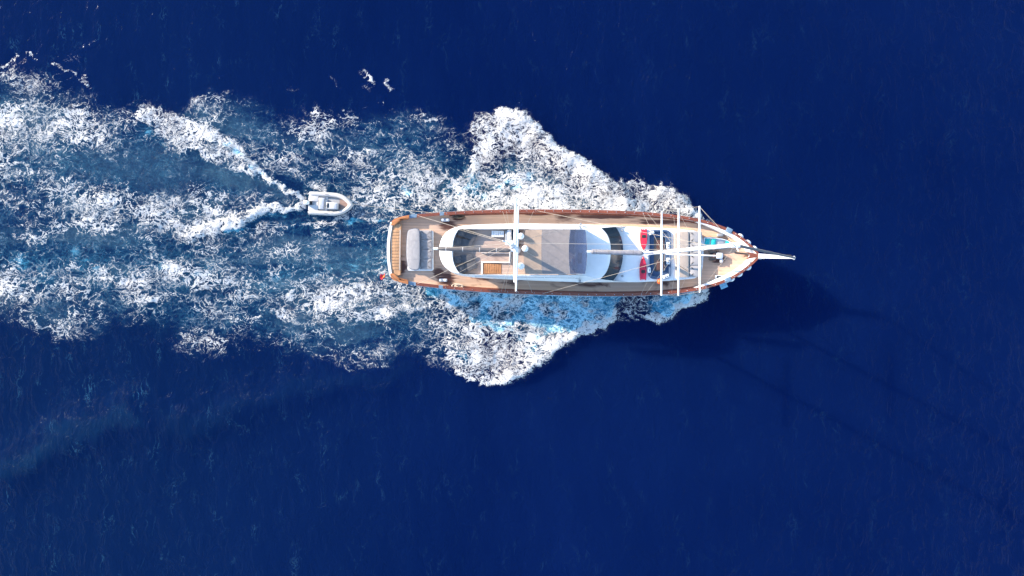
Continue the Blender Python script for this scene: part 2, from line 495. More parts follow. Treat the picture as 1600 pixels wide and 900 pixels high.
    # bow wave, shaded side
    lo1 = [(690, 440), (1010, 440), (985, 478), (962, 494), (930, 508), (880, 538), (842, 556), (812, 580), (776, 602), (742, 600), (712, 584), (694, 556), (720, 520), (690, 480)]
    paint(D, .40, lo1, 20, off=.8)
    paint(D, .72, lo1, 13, True, off=.5)
    stroke(D, .92, [(975, 478), (935, 500), (885, 528), (845, 550), (805, 575), (770, 594)], 16, True, 15)
    paint(D, .80, [(720, 470), (800, 520), (842, 550), (800, 580), (760, 590), (735, 560)], 24)
    paint(D, .58, [(700, 535), (740, 535), (740, 570), (712, 580)], 14)
    lo2 = [(960, 470), (1000, 440), (1110, 440), (1098, 462), (1085, 472), (1060, 488), (1030, 502), (1000, 507), (965, 496)]
    paint(D, .50, lo2, 9, True, off=.5)
    stroke(D, .95, [(1096, 455), (1070, 470), (1040, 486), (1022, 494)], 19, True, 17)
    # small breaking crests and specks on the outer waves
    for pts, wd, v in (([(578, 112), (586, 118), (593, 122)], 7, .75), ([(614, 124), (621, 131)], 6, .75), ([(84, 108), (110, 116), (140, 132)], 7, .55),
                       ([(-10, 120), (14, 104), (24, 92)], 7, .5), ([(46, 86), (52, 94)], 6, .6), ([(90, 92), (128, 92), (150, 70)], 7, .26),
                       ([(575, 118), (570, 128), (580, 130)], 8, .34), ([(525, 122), (532, 138)], 9, .26), ([(598, 148), (608, 160)], 10, .34),
                       ([(450, 135), (460, 142)], 8, .24), ([(430, 130), (410, 170)], 10, .2), ([(330, 110), (345, 118)], 6, .2)):
        stroke(D, v, pts, wd, False)
    arms = [[(-30, 752), (20, 728), (80, 696), (133, 669), (209, 651)], [(290, 667), (350, 650), (400, 620), (520, 598), (640, 578)]]
    dn = sstep(.50, .74, D); D *= (.50 + 1.18 * fbm(X / 1.9, Y / 1.9, 21, 3)) * (1 - dn) + (.62 + .62 * fbm(X / 1.1, Y / 1.1, 22, 3)) * dn
    D *= sstep(-60, -20, -np.abs(PX - 300) + 2000)
    D = np.clip(D, 0, 1)
    # bubbly water under the foam, plus painted shade and swell light
    paint(A, .40, env, 60)
    paint(A, .66, [(560, 290), (700, 250), (800, 230), (960, 300), (1000, 345), (600, 345)], 40)
    paint(A, .60, [(-60, 380), (120, 350), (330, 400), (610, 385), (640, 450), (400, 480), (-60, 460)], 50)
    paint(A, .55, [(-60, 220), (250, 230), (330, 280), (60, 300), (-60, 290)], 40)
    paint(A, 1.0, [(640, 440), (1010, 440), (985, 480), (930, 508), (845, 556), (780, 520), (700, 475), (640, 455)], 16)  # bubbles, with the hull's cast shade painted in as cyan
    paint(A, .9, [(1000, 440), (1110, 440), (1090, 470), (1030, 500), (1012, 490)], 14)  # same cyan shade tint on the forward fan
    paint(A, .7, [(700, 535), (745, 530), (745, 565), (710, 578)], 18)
    stroke(A, .78, [(455, 303), (420, 285), (385, 254), (360, 226)], 9)
    stroke(A, .72, [(232, 200), (250, 215)], 24, False)
    stroke(A, .9, [(600, 343), (560, 342), (540, 345)], 7)
    stroke(A, .7, [(440, 330), (400, 350), (360, 366)], 10)
    for a, v in zip(arms, (.36, .12)): stroke(A, v, a, 30, False, 16)  # lighter swell ridges painted in place of slope shading
    A = np.clip(A * (.5 + fbm(X / 2.2, Y / 2.2, 31, 4)), 0, 1)
    vs = fbm(rr_ / 8 + 7, th_ * 26 + .2 * fbm(X / 2, Y / 2, 66), 71, 4); sde, _ = seg_dist(qx, qy, env, True)
    K = np.maximum(K, lft * sstep(5, 75, sde) * sstep(.46, .66, vs) * .60)
    paint(K, .55, [(440, 398), (612, 390), (645, 442), (560, 452), (460, 432)], 24); paint(A, .62, [(440, 398), (612, 390), (645, 442), (560, 452), (460, 432)], 24)
    A = np.clip(A * (.50 + 1.0 * fbm(X / 1.0, Y / .55, 33, 4)), 0, 1)
    ripple = 1 - .74 * sstep(1050, 560, PX) * sstep(270, 130, PY)
    for a in arms: ripple = ripple + .9 * np.exp(-(seg_dist(qx, qy, a, False)[0] / 30) ** 2)
    # heights
    ext = np.exp(-(X / 90) ** 2 - (Y / 70) ** 2)
    Z = (fbm(X / 5.0 + Y * .04, Y / 11.0, 41, 4) - .5) * .34 * ext + (fbm(X / 1.15 + Y * .1, Y / 3.2, 42, 3) - .5) * .05 * ext
    rid = 1 - np.abs(2 * fbm(X / 1.3 + .15 * Y, Y / 3.0, 47, 3) - 1)
    left = sstep(900, 100, PX) * sstep(-1, 0, PX + 999) * (.45 + .55 * sstep(60, 400, PY))
    Z += (rid ** 3) * .03 * ext * (.25 + left) * ripple
    def ridge(pts, h, wd, asym=0.0):
        d, t = seg_dist(hx, hy, pts, False)
        return h * np.exp(-(d / wd) ** 2) * np.clip(6 * np.minimum(t, 1 - t) + .15, 0, 1)
    for pts, h, wd in ((([(775, 178), (830, 204), (880, 242), (925, 272), (962, 302), (1000, 336)]), .55, 16),
                       (([(1012, 298), (1045, 302), (1070, 320), (1105, 345)]), .5, 14), (([(975, 480), (935, 502), (885, 530), (845, 552), (805, 577), (770, 596)]), .55, 16),
                       (([(1098, 456), (1070, 472), (1040, 488), (1015, 498)]), .5, 14), (([(468, 308), (440, 294), (400, 268), (358, 236), (310, 206)]), .28, 9),
                       (([(478, 314), (430, 322), (385, 342), (345, 362), (280, 372)]), .28, 9),
                       (([(-30, 752), (20, 728), (80, 696), (133, 669), (209, 651), (300, 640)]), .42, 36), (([(230, 690), (290, 667), (350, 650), (400, 625), (520, 600), (640, 578)]), .30, 30),
                       (([(-30, 140), (60, 112), (140, 130), (200, 152)]), .12, 18), (([(-30, 60), (60, 40), (140, 62), (320, 100)]), .05, 30)):
        Z += ridge(pts, h, wd)
    turb = sstep(.05, .6, D)
    Z += turb * ((fbm(X / .9, Y / .9, 51, 4) - .5) * .26 + (1 - np.abs(2 * fbm(X / .55, Y / .55, 55, 3) - 1)) * .10)
    Z += turb * (fbm(X / 3.5, Y / 3.5, 58, 2) - .5) * .4
    me_v = np.stack([X, Y, Z], -1).reshape(-1, 3)
    idx = np.arange(nx * ny).reshape(nx, ny)
    Q = np.stack([idx[:-1, :-1], idx[1:, :-1], idx[1:, 1:], idx[:-1, 1:]], -1).reshape(-1, 4)
    big = sstep(.02, .06, D)
    fm = (D.reshape(-1)[Q].max(1) > .05)
    for name, sel in (('sea', np.ones(len(Q), bool)), ('wake_foam', fm)):
        q = Q[sel]; used, inv = np.unique(q, return_inverse=True); q = inv.reshape(-1, 4)
        me = bpy.data.meshes.new(name)
        me.vertices.add(len(used)); me.vertices.foreach_set('co', (me_v[used] + (0, 0, .03 if name == 'wake_foam' else 0)).astype(np.float32).ravel())
        me.loops.add(q.size); me.loops.foreach_set('vertex_index', q.astype(np.int32).ravel())
        me.polygons.add(len(q)); me.polygons.foreach_set('loop_start', np.arange(0, q.size, 4, dtype=np.int32))
        me.update(calc_edges=True)
        me.polygons.foreach_set('use_smooth', np.ones(len(q), bool))
        for an, arr in (('foam', D), ('aerated_shading', A), ('murk', K), ('rough_sea', left), ('ripple', ripple)):
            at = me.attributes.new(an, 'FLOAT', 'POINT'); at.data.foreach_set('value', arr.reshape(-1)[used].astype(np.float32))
        me.validate()
        o = bpy.data.objects.new(name, me); C.objects.link(o); me.materials.append(M[name])
        if name == 'sea': tag(o, 'deep blue open sea with small ripples', None, None, 'structure')
        else: tag(o, 'white lacy foam of the wake spreading behind the yacht and tender', None, None, 'stuff')


def lace_pattern(n, p):
    d = n.attr('foam')
    def warp(v, sc, amt, det=2):
        return n.vmath('ADD', v, n.vmath('SCALE', n.vmath('SUBTRACT', n.noise(p, sc, det, .55, 'Color'), (.5, .5, .5)), amt))
    flat = n.vmath('MULTIPLY', p, (.76, 1.04, 0))
    w1 = warp(flat, .55, 1.9, 3); w2 = warp(w1, 2.3, .50, 3)
    w2 = n.vmath('MULTIPLY', w2, (1, 1, 0))
    v1 = n.voro(w2, 1.15); v2 = n.voro(w2, 2.7); v3 = n.voro(w2, 6.0); v4 = n.voro(warp(w2, 7, .10, 2), 11)
    l1 = n.math('SUBTRACT', 1, n.mapr(v1, 0, .26, smooth=False)); l2 = n.math('SUBTRACT', 1, n.mapr(v2, 0, .30, smooth=False)); l3 = n.math('SUBTRACT', 1, n.mapr(v3, 0, .36, smooth=False))
    r1 = n.math('SUBTRACT', 1, n.math('ABSOLUTE', n.math('MULTIPLY_ADD', n.noise(w2, 1.6, 3, .6), 4, -2)), clamp=True)
    g = n.noise(flat, 9, 4, .7)
    sel = n.mapr(n.noise(flat, .5, 2), .35, .65)
    h = n.math('ADD', n.math('MULTIPLY', l1, n.math('MULTIPLY_ADD', sel, -.16, .26)), n.math('MULTIPLY', l2, n.math('MULTIPLY_ADD', sel, .12, .20)))
    h = n.math('ADD', h, n.math('MULTIPLY', l3, .17)); h = n.math('ADD', h, n.math('MULTIPLY', r1, .15)); h = n.math('ADD', h, n.math('MULTIPLY', g, .34))
    l4 = n.math('SUBTRACT', 1, n.mapr(v4, 0, .36, smooth=False)); g2 = n.noise(flat, 22, 3, .75)
    hf = n.math('ADD', n.math('ADD', n.math('MULTIPLY', l2, .14), n.math('MULTIPLY', l3, .26)), n.math('ADD', n.math('MULTIPLY', l4, .24), n.math('ADD', n.math('MULTIPLY', g, .30), n.math('MULTIPLY', g2, .16))))
    dense = n.mapr(d, .40, .85, .22, .80)
    h = n.math('ADD', n.math('MULTIPLY', h, n.math('SUBTRACT', 1, dense)), n.math('MULTIPLY', hf, dense))
    T = n.math('ADD', .985, n.math('MULTIPLY', d, n.math('MULTIPLY_ADD', d, .155, -.705)))
    gate = n.mapr(d, .03, .16)
    soft = n.mapr(n.noise(n.vmath('MULTIPLY', flat, (.5, 1, 1)), .7, 3), .38, .62, .075, .27)
    lace = n.math('MULTIPLY', n.mapr(n.math('SUBTRACT', h, T), n.math('MULTIPLY', soft, -.38), soft), gate)
    lace = n.math('MULTIPLY', lace, n.mapr(d, .25, .80, .62, 1.0))
    halo = n.math('MULTIPLY', n.mapr(n.math('SUBTRACT', h, T), -.34, .10), gate)
    return flat, h, g, lace, halo


def sea_material():
    n = NT('sea water'); p = n.co(); n.b.subsurface_method = 'BURLEY'
    flat, h, g, lace, halo = lace_pattern(n, p)
    aer_shading = n.attr('aerated_shading'); murk = n.attr('murk'); rs = n.attr('rough_sea')
    big = n.noise(flat, .035, 3, .5)
    wc = n.mix(n.mapr(big, .3, .7), (.0009, .0062, .043), (.0015, .0084, .052))
    wc = n.mix(n.math('MULTIPLY', rs, .6), wc, (.0022, .0125, .047))
    wc = n.mix(n.math('MULTIPLY', n.math('MULTIPLY', aer_shading, n.math('MULTIPLY_ADD', halo, .85, .15)), .85), wc, (.030, .135, .215))
    wc = n.mix(n.math('MULTIPLY', n.mapr(aer_shading, .66, .95), n.math('MULTIPLY_ADD', halo, .9, .1)), wc, (.06, .29, .45))  # cyan of the shadow side put into the water colour
    wc = n.mix(n.math('MULTIPLY', murk, n.math('MULTIPLY_ADD', n.noise(flat, 5, 4, .7), .9, -.05)), wc, (.06, .135, .185))
    # ripples of the open water, crests running across the picture's height
    rp = n.vmath('MULTIPLY', p, (1.0, .40, 0)); rq = n.vmath('ADD', rp, n.vmath('SCALE', n.noise(p, .35, 2, .5, 'Color'), 1.6))
    a1 = n.noise(rq, 1.5, 5, .62); a2 = n.noise(rq, 4.2, 3, .6)
    rid = n.math('SUBTRACT', 1, n.math('ABSOLUTE', n.math('MULTIPLY_ADD', a1, 2, -1)))
    rid = n.math('POWER', rid, 5)
    rh = n.math('MULTIPLY_ADD', a2, .34, n.math('MULTIPLY_ADD', rid, .30, a1))
    nb = n.bump(n.math('MULTIPLY', rh, n.attr('ripple')), .58, .20)
    fleck = n.math('MULTIPLY', n.mapr(n.math('MULTIPLY', n.math('POWER', rid, 2), n.noise(rp, .8, 3)), .46, .70), n.math('MULTIPLY_ADD', rs, .20, .06))
    col = n.mix(fleck, wc, (.07, .22, .33))
    M['sea'] = n.set(Base_Color=col, Roughness=.11, Normal=nb, IOR=1.33, Subsurface_Weight=.90, Subsurface_Radius=(.35, .7, 1.0), Subsurface_Scale=5.5, Specular_IOR_Level=.025, Specular_Tint=(.45, .68, 1, 1))


def foam_material():
    n = NT('sea foam'); p = n.co(); flat, h, g, lace, halo = lace_pattern(n, p); aer_shading = n.attr('aerated_shading')
    fc = n.mix(n.mapr(g, .3, .7), (.49, .505, .51), (.67, .665, .65))
    fc = n.mix(n.mapr(aer_shading, .72, 1.0, 0, .8), fc, (.33, .70, .86))  # foam in the hull's shadow painted cyan
    fh = n.math('ADD', n.math('MULTIPLY', lace, n.math('MULTIPLY_ADD', h, .9, .25)), n.math('MULTIPLY', n.noise(flat, 16, 3, .7), n.math('MULTIPLY', lace, .6)))
    n.set(Base_Color=fc, Roughness=.75, Normal=n.bump(fh, .65, .16))
    tr = n.t.nodes.new('ShaderNodeBsdfTransparent'); mx = n.t.nodes.new('ShaderNodeMixShader')
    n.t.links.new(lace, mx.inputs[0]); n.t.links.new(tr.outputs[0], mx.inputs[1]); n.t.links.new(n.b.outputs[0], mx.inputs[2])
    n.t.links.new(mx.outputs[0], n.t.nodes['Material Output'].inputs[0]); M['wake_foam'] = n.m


foam_material()
sea_material()
build_sea()


# ------------------------------------------------------------------ the yacht: hull and deck
yacht = thing('yacht', 'long wooden two-masted yacht with white deckhouse motoring at the head of the wake', 'yacht', (0, 0, 0))
ST = [(612, 347, 432.5), (618, 341.5, 438), (640, 336.5, 443), (690, 332.5, 449), (745, 330, 454.5), (800, 329, 458), (850, 329, 460), (900, 329.5, 461.5),
      (950, 330.5, 462.5), (1000, 333, 462.3), (1050, 338, 460.5), (1095, 346, 455.5), (1130, 358, 446.5), (1155, 371, 434.5), (1173, 385, 419), (1187.5, 399, 400)]
XB, XS = B(1187, 399.5, 4).x, B(612, 390, 3.1).x


def capz(x):
    t = (x - XS) / (XB - XS)
    return 2.65 + .45 * max(0, 1 - t / .35) ** 2 + 1.35 * max(0, (t - .45) / .55) ** 2


def deckz(x):
    t = (x - XS) / (XB - XS)
    return capz(x) - (.42 + .33 * min(1, max(0, (t - .12) / .2)))


sx, sh = [], []
for a, t_, b_ in ST:
    z = capz(B(a, 395, 2.9).x); p, q = B(a, t_, z), B(a, b_, z)
    sx.append(p.x); sh.append((p.y - q.y) / 2)
sh[-1] = .03


def hw(x): return float(np.interp(x, sx, sh))


STX = np.concatenate([np.linspace(sx[0], sx[2], 7), np.linspace(sx[2], sx[-4], 40)[1:], np.linspace(sx[-4], sx[-1], 16)[1:]])
_sm = []
for x in STX:                                        # smoothed half-breadths
    k = np.array([hw(x + d) for d in (-.7, -.35, 0, .35, .7)]); e = min(1, (x - sx[0]) / .9, (sx[-1] - x) / .9)
    _sm.append(hw(x) * (1 - max(0, e)) + k.mean() * max(0, e))
SMH = np.array(_sm)
def hws(x): return float(np.interp(x, STX, SMH))


STERN_BOW = .28                                      # the transom is bowed aft at the middle
rings = []
for x, h in zip(STX, SMH):
    t = (x - XS) / (XB - XS); ring = []
    for zf, fy in ((1, 1), (.55, .985), (.25, .94), (0, .86), (-.5, .6), (-1, .06)):
        z = capz(x) * zf if zf > 0 else 1.6 * zf
        fyy = 1 - (1 - fy) * (1 + 2.2 * max(0, t - .55) + .8 * max(0, .25 - t) * 2)
        dx = -(1 - zf) * (3.2 * max(0, (t - .8) / .2) ** 2 * (1 if zf > -.6 else 1.3)) + (1 - max(zf, 0)) * 1.5 * max(0, 1 - t / .12)
        ring.append((x + dx, max(.02, h * max(.03, fyy)), z))
    rings.append(ring + [(a, -b, c) for a, b, c in ring[::-1]])
hull = obj('hull', loft(rings, True, False, closed=False), M['hullwhite'], yacht)

IN = .13
def edge(side, off, zf, x_from=None, x_to=None, step=.25):
    xs_ = np.arange(x_from if x_from is not None else sx[0], (x_to if x_to is not None else sx[-1]), step).tolist() + [x_to if x_to is not None else sx[-1]]
    return [(x, side * max(.0, hws(x) + off), zf(x)) for x in xs_]


def ribbon(side, o0, o1, z0, z1, xa=None, xb=None):  # rectangular strip following the rail
    a = edge(side, o0, lambda x: z0(x), xa, xb); b = edge(side, o1, lambda x: z0(x), xa, xb)
    c = edge(side, o1, lambda x: z1(x), xa, xb); d = edge(side, o0, lambda x: z1(x), xa, xb)
    r = [[p, q, s, t] for p, q, s, t in zip(a, b, c, d)]
    return loft(r, True, True)


# deck sheet
_sp = [(*B(px, py, 2.2).xy, ax, ay) for px, py, ax, ay in ((700, 352, .9, .55), (697, 436, 1.0, .75), (686, 426, .6, .6), (629, 417, .55, .75), (716, 341, .7, .3), (622, 395, .3, .5), (940, 338, 3.5, .22), (1030, 347, 2.6, .25), (1110, 350, 1.4, .25), (1118, 405, .8, .5), (840, 334, 1.2, .2))]
M['deck'] = teak('teak deck', (.58, .38, .26), (.06, .045, .04), spots=_sp)
dx_ = np.linspace(sx[0] + .05, sx[-1] - .45, 90)
dk = loft([[(x, y * (hws(x) - .10), deckz(x) + .03 * (1 - y * y)) for y in np.linspace(-1, 1, 15)] for x in dx_], closed=False)
deck = obj('deck', dk, M['deck'], yacht)
pxX = lambda px: B(px, 395, 2.9).x
for s in (1, -1):
    obj('bulwark', ribbon(s, -.04, -.15, lambda x: deckz(x) - .05, lambda x: capz(x) - .02, None, sx[-1] - .30), M['white'], yacht)
    for xa, xb, mm, wd in ((sx[0], pxX(638), 'orangewood', .30), (pxX(651), pxX(686), 'varnish', .20), (pxX(693), sx[-1] + .02, 'varnish', .20)):
        obj('cap_rail', ribbon(s, .07, -wd, lambda x: capz(x), lambda x: capz(x) + .07, xa, xb), M[mm], yacht)
    obj('rubbing_strake', ribbon(s, .10, -.02, lambda x: capz(x) - .34, lambda x: capz(x) - .22, sx[0] + .1, sx[-1] - .2), M['hullwhite'], yacht)
    for a, b in ((638.5, 650.5), (686.5, 692.5)):
        obj('fairlead', ribbon(s, .10, -.20, lambda x: capz(x) - .02, lambda x: capz(x) + .05, pxX(a), pxX(b)), M['gate'], yacht)
    obj('deck_margin', ribbon(s, -.15, -.30 , lambda x: deckz(x) - .02, lambda x: deckz(x) + .012, pxX(700), sx[-1] - 1.3), M['varnish'], yacht)
# rounded white covering board inside the bow bulwark
for s in (1, -1):
    xa, xb = pxX(1085), sx[-1] - .75
    pts = np.linspace(xa, xb, 26); rr = []
    for x in pts:
        f = min(1, (x - xa) / 2.2); h = hws(x)
        o_ = h - .17; i_ = max(.0, o_ - .05 - .25 * f)
        rr.append([(x, s * o_, capz(x) + .02), (x - .02 * f, s * i_, capz(x) - .03), (x - .02 * f, s * i_, deckz(x) + .01)])
    obj('bow_bulwark_lining', loft(rr, closed=False), M['white'], yacht)
bh = [(sx[-1] - 1.15, .34, 0), (sx[-1] + .06, .06, 0), (sx[-1] + .06, -.06, 0), (sx[-1] - 1.15, -.34, 0), (sx[-1] - .78, 0, 0)]
obj('bow_cap', loft([[(a, b, capz(a) + .071) for a, b, c in bh], [(a, b, capz(a) + .10) for a, b, c in bh]], True, True), M['varnish'], yacht, smooth=False)
# transom bench with slats, stern rail
zt = capz(sx[0]); hs = hws(sx[0])
def arc(off, z, n=15, k=1.0):
    return [(sx[0] + off - STERN_BOW * (1 - (t * t)), t * hs * k, z) for t in np.linspace(-1, 1, n)]
tr = loft([arc(.16, zt - .5), arc(-.06, zt - .5), arc(-.10, zt + .04), arc(.13, zt + .04), arc(.16, zt - .5)], closed=False)
obj('taffrail', tr, M['white'], yacht)
obj('transom', loft([arc(-.05, zt - .3), arc(.05, zt * .5), arc(.9, .3, k=.93), arc(1.4, -.5, k=.6)], closed=False), M['hullwhite'], yacht)
zb = zt - .06
obj('stern_bench', loft([arc(.16, zb - .40), arc(.16, zb), [(sx[0] + .78, b * .97, zb) for a, b, c in arc(0, 0, k=.95)], [(sx[0] + .78, b * .97, zb - .4) for a, b, c in arc(0, 0, k=.95)]], closed=False), M['slat'], yacht)
ys_ = [B(618, v, 2.9).y for v in np.linspace(359, 422, 14)]
first = None
for a, b in zip(ys_, ys_[1:]):
    hgt = zb + .03
    gg = box((sx[0] - .06, a - .012, zb + .002), (sx[0] + .66, b + .028, hgt), .012)
    o = obj('bench_slat', gg, M['slat'], yacht)
obj('bench_edge', box((sx[0] + .68, ys_[-1], zb - .05), (sx[0] + .79, ys_[0], zb + .06), .02), M['sand'], yacht)
for s in (1, -1):
    cw = [(sx[0] - .10, s * (hs - .28)), (sx[0] + .02, s * (hs + .02)), (sx[0] + .65, s * (hws(sx[0] + .65) + .08)), (sx[0] + 1.5, s * (hws(sx[0] + 1.5) + .08)), (sx[0] + 1.5, s * (hws(sx[0] + 1.5) - .24)), (sx[0] + .8, s * (hws(sx[0] + .8) - .20)), (sx[0] + .22, s * (hs - .30))]
    obj('quarter_knee', pad(cw, zt - .05, zt + .12, .03, .0), M['orangewood'], yacht)
# stanchion heads along the rail
st0 = None
for s in (1, -1):
    x = pxX(697)
    while x < sx[-1] - .9:
        y = s * (hws(x) - .06); z = capz(x) + .07
        if st0 is None:
            st0 = obj('stanchion', lathe((0, 0, 0), ((.032, 0), (.032, .02), (.014, .03), (.014, .16), (.028, .17), (.03, .19), (.015, .21)), 8), M['steel'], yacht); o = st0
        else: o = st0.copy(); C.objects.link(o)
        o.location = (x, y, z); x += .76

# ------------------------------------------------------------------ superstructure
def sub(n_, pts, z): return [(*p, z) for p in resample(pts, n_)]


# flybridge: outer skirt, sloping coaming, recessed floor
outer = [(905, 350), (820, 349), (760, 350), (722, 352.5), (702, 359), (690.5, 371), (686, 389), (689, 408), (699, 421), (716, 430), (745, 434), (800, 437), (870, 440), (905, 441)]
inner = [(905, 358), (820, 358), (760, 358), (722, 358), (716, 360), (710, 371), (707, 390), (709, 410), (715, 423), (722, 428), (745, 429), (800, 429.3), (870, 429.5), (905, 429.5)]
oL = resample(smoothc(pxo(outer, 4.4), 5, False), 80, False); iL = resample(smoothc(pxo(inner, 5.05), 5, False), 80, False)
def lerp2(a, b, t): return [(p[0] + (q[0] - p[0]) * t, p[1] + (q[1] - p[1]) * t) for p, q in zip(a, b)]
low = lerp2(oL, iL, .12)
fly = loft([[(*p, 4.02) for p in lerp2(oL, iL, .5)], [(*p, 4.05) for p in low], [(*p, 4.22) for p in oL], [(*p, 4.38) for p in lerp2(oL, iL, .06)], [(*p, 5.05) for p in lerp2(oL, iL, .62)], [(*p, 5.26) for p in lerp2(oL, iL, .84)], [(*p, 5.29) for p in lerp2(oL, iL, .97)], [(*p, 5.25) for p in iL], [(*p, 4.35) for p in iL]], closed=False)
obj('flybridge_coaming', fly, M['white'], yacht)
fl = lerp2(iL, oL, .1)
obj('flybridge_floor', loft([[(*p, 4.30) for p in fl], [(*p, 4.45) for p in fl]], True, True), M['flydeck'], yacht)
# main deckhouse under it
zdh = 1.75
dh = [(745, 353), (900, 352.5), (930, 354), (940, 372), (943, 395), (940, 416), (930, 437.5), (870, 436.5), (800, 434), (745, 431)]
dh = pxo(dh, 3.2)
obj('deckhouse', loft([[(*p, zdh) for p in dh], [(*p, 4.18) for p in dh]], False, True), M['white'], yacht)
# wheelhouse front: white roof and raked curved windscreen
R = [(903, 358.6), (940, 356.5), (948.5, 366), (953.5, 379), (954.5, 395), (952.5, 412), (947, 426), (938, 436), (903, 429)]
roofo = pxo(R, 4.85); front_hi = R[1:-1]
front_lo = [(962, 354.5), (968, 364.5), (972.5, 379), (973.5, 396), (971.5, 413), (966.5, 427), (958, 438.5)]
hi = [B(*q, 4.84) for q in front_hi]; lo = [B(*q, 3.72) for q in front_lo]
obj('wheelhouse_roof', pad(smoothc(roofo[1:-1], 5, False) + [roofo[-1], roofo[0]], 4.2, 4.86, .05, .03), M['white'], yacht)
def sm3(pts, k=5):
    z = pts[0].z; return [(*p, z) for p in smoothc([(q.x, q.y) for q in pts], k, False)]
hi3, lo3 = sm3(hi), sm3(lo)
obj('windscreen', loft([[(a, b, c - .3) for a, b, c in hi3], hi3, lo3, [(a, b, c - .4) for a, b, c in lo3]], closed=False), M['glass'], yacht)
for t in (7, 22):
    a, b = Vector(hi3[t]), Vector(lo3[t]); k = Vector((.02, 0, .02))
    obj('windscreen_mullion', tube([a + k, b + k], .022, 6), M['black'], yacht)
# sloping sides joining wheelhouse and coachroof
for s, pa, pb in ((1, ((900, 350, 4.3), (930, 351.5, 4.1), (961, 352.6, 3.4), (985, 354, 3.1)), ((900, 358, 5.0), (925, 357.5, 4.9), (939.5, 356, 4.86), (962, 354.2, 3.66))),
                  (-1, ((900, 441, 4.3), (930, 441, 4.1), (958, 441, 3.4), (985, 441, 3.1)), ((900, 429.5, 5.0), (925, 433, 4.9), (937.5, 436.4, 4.86), (958, 439, 3.66)))):
    a = [B(*q) for q in pa]; b = [B(*q) for q in pb]
    c = [Vector((p.x, p.y, 1.75)) for p in a]
    obj('deckhouse_side', loft([c, a, b, [Vector((p.x, p.y - s * .4, p.z - .1)) for p in b]], closed=False), M['white'], yacht)
# coachroof with the sunken seating pit
NC = 72
co_px = [(955, 353), (1000, 354.5), (1050, 357), (1085, 360), (1097, 364), (1099.5, 380), (1100, 397), (1099, 415), (1096, 430), (1085, 435.5), (1050, 438.5), (1000, 441), (955, 441)]
zc = 3.30
pit = pxo([(q[0], q[1]) for q in rrect(1015, 1046, 363, 432, 7)], zc)
pc = Vector((sum(p[0] for p in pit) / len(pit), sum(p[1] for p in pit) / len(pit)))
def polar(pts, n_):                                  # outline sampled at equal angles about the pit's centre
    out = []
    for k in range(n_):
        a = 2 * math.pi * k / n_; d = Vector((math.cos(a), math.sin(a))); best = None
        for i in range(len(pts)):
            p, q = Vector(pts[i]) - pc, Vector(pts[(i + 1) % len(pts)]) - pc; e = q - p
            den = d.x * -e.y + d.y * e.x
            if abs(den) < 1e-9: continue
            t = (p.x * -e.y + p.y * e.x) / den; s = (d.x * p.y - d.y * p.x) / den
            if t > 0 and -1e-6 <= s <= 1 + 1e-6 and (best is None or t > best): best = t
        out.append(tuple(pc + d * (best or .1)))
    return out
co_out = polar(pxo(co_px, zc), 120); co_in = polar(pit, 120)
obj('coachroof', loft([[(*p, 1.9) for p in inset(co_out, -.02)], [(*p, zc - .14) for p in co_out], [(*p, zc - .04) for p in inset(co_out, .05)], [(*p, zc) for p in inset(co_out, .16)],
                       [(*p, zc + .012) for p in lerp2(co_out, co_in, .5)], [(*p, zc) for p in co_in], [(*p, zc - .42) for p in co_in]]), M['white'], yacht)
obj('pit_floor', loft([[(*p, zc - .5) for p in inset(co_in, -.03)], [(*p, zc - .42) for p in inset(co_in, -.03)]], True, True), M['flydeck'], yacht)
# bimini over the helm
def canvas(name, m, pts, z, par, camber=.12, ny=10, nx=6, th=.03):
    (a0, a1), (b0, b1) = pts                         # aft edge pixels, fore edge pixels (functions of t across)
    top, bot = [], []
    for i in range(nx + 1):
        u = i / nx; r = []
        for j in range(ny + 1):
            t = j / ny; v = 2 * t - 1
            px = (a0 + a1 * (1 - v * v)) * (1 - u) + (b0 + b1 * (1 - v * v)) * u
            p = B(px, 359 + (428 - 359) * t, z); p.z = z + camber * (1 - v * v) - .03 * math.sin(math.pi * u); r.append(p)
        top.append(r); bot.append([q - Vector((0, 0, th)) for q in r])
    loop = lambda g_: g_[0] + [r[-1] for r in g_[1:-1]] + g_[-1][::-1] + [r[0] for r in g_[1:-1]][::-1]
    sk_ = loft([loop(top), loop(bot)])
    return obj(name, join(loft(top, closed=False), loft(bot, closed=False), sk_), m, par)
ZB = 6.35
bim = obj('bimini_frame', tube([B(914 + 3 * (1 - (2 * j / 10 - 1) ** 2), 359 + 69 * j / 10, ZB - .085 + .12 * (1 - (2 * j / 10 - 1) ** 2)) for j in range(11)], .022, 6), M['steel'], yacht)
for px, b in ((821.5, -3), (847.5, -1.5), (891, -2.5)):
    obj('bimini_bow', tube([B(px + b * (1 - (2 * j / 10 - 1) ** 2), 359 + 69 * j / 10, ZB - .085 + .12 * (1 - (2 * j / 10 - 1) ** 2)) for j in range(11)], .022, 6), M['steel'], bim)
for px in (822, 848, 891, 913):
    for py in (359.5, 427.5): obj('bimini_leg', tube([B(px, py, ZB - .06), B(px, py + (1.5 if py < 390 else -1.5), 4.95)], .022, 6), M['steel'], bim)
canvas('canvas_panel', M['bimini'], ((821, -3), (847, -1)), ZB, bim)
canvas('canvas_panel', M['bimini2'], ((847.4, -1), (891, -2.5)), ZB, bim)
canvas('clear_panel', M['vinyl'], ((891.4, -2.5), (914, 3)), ZB, bim)
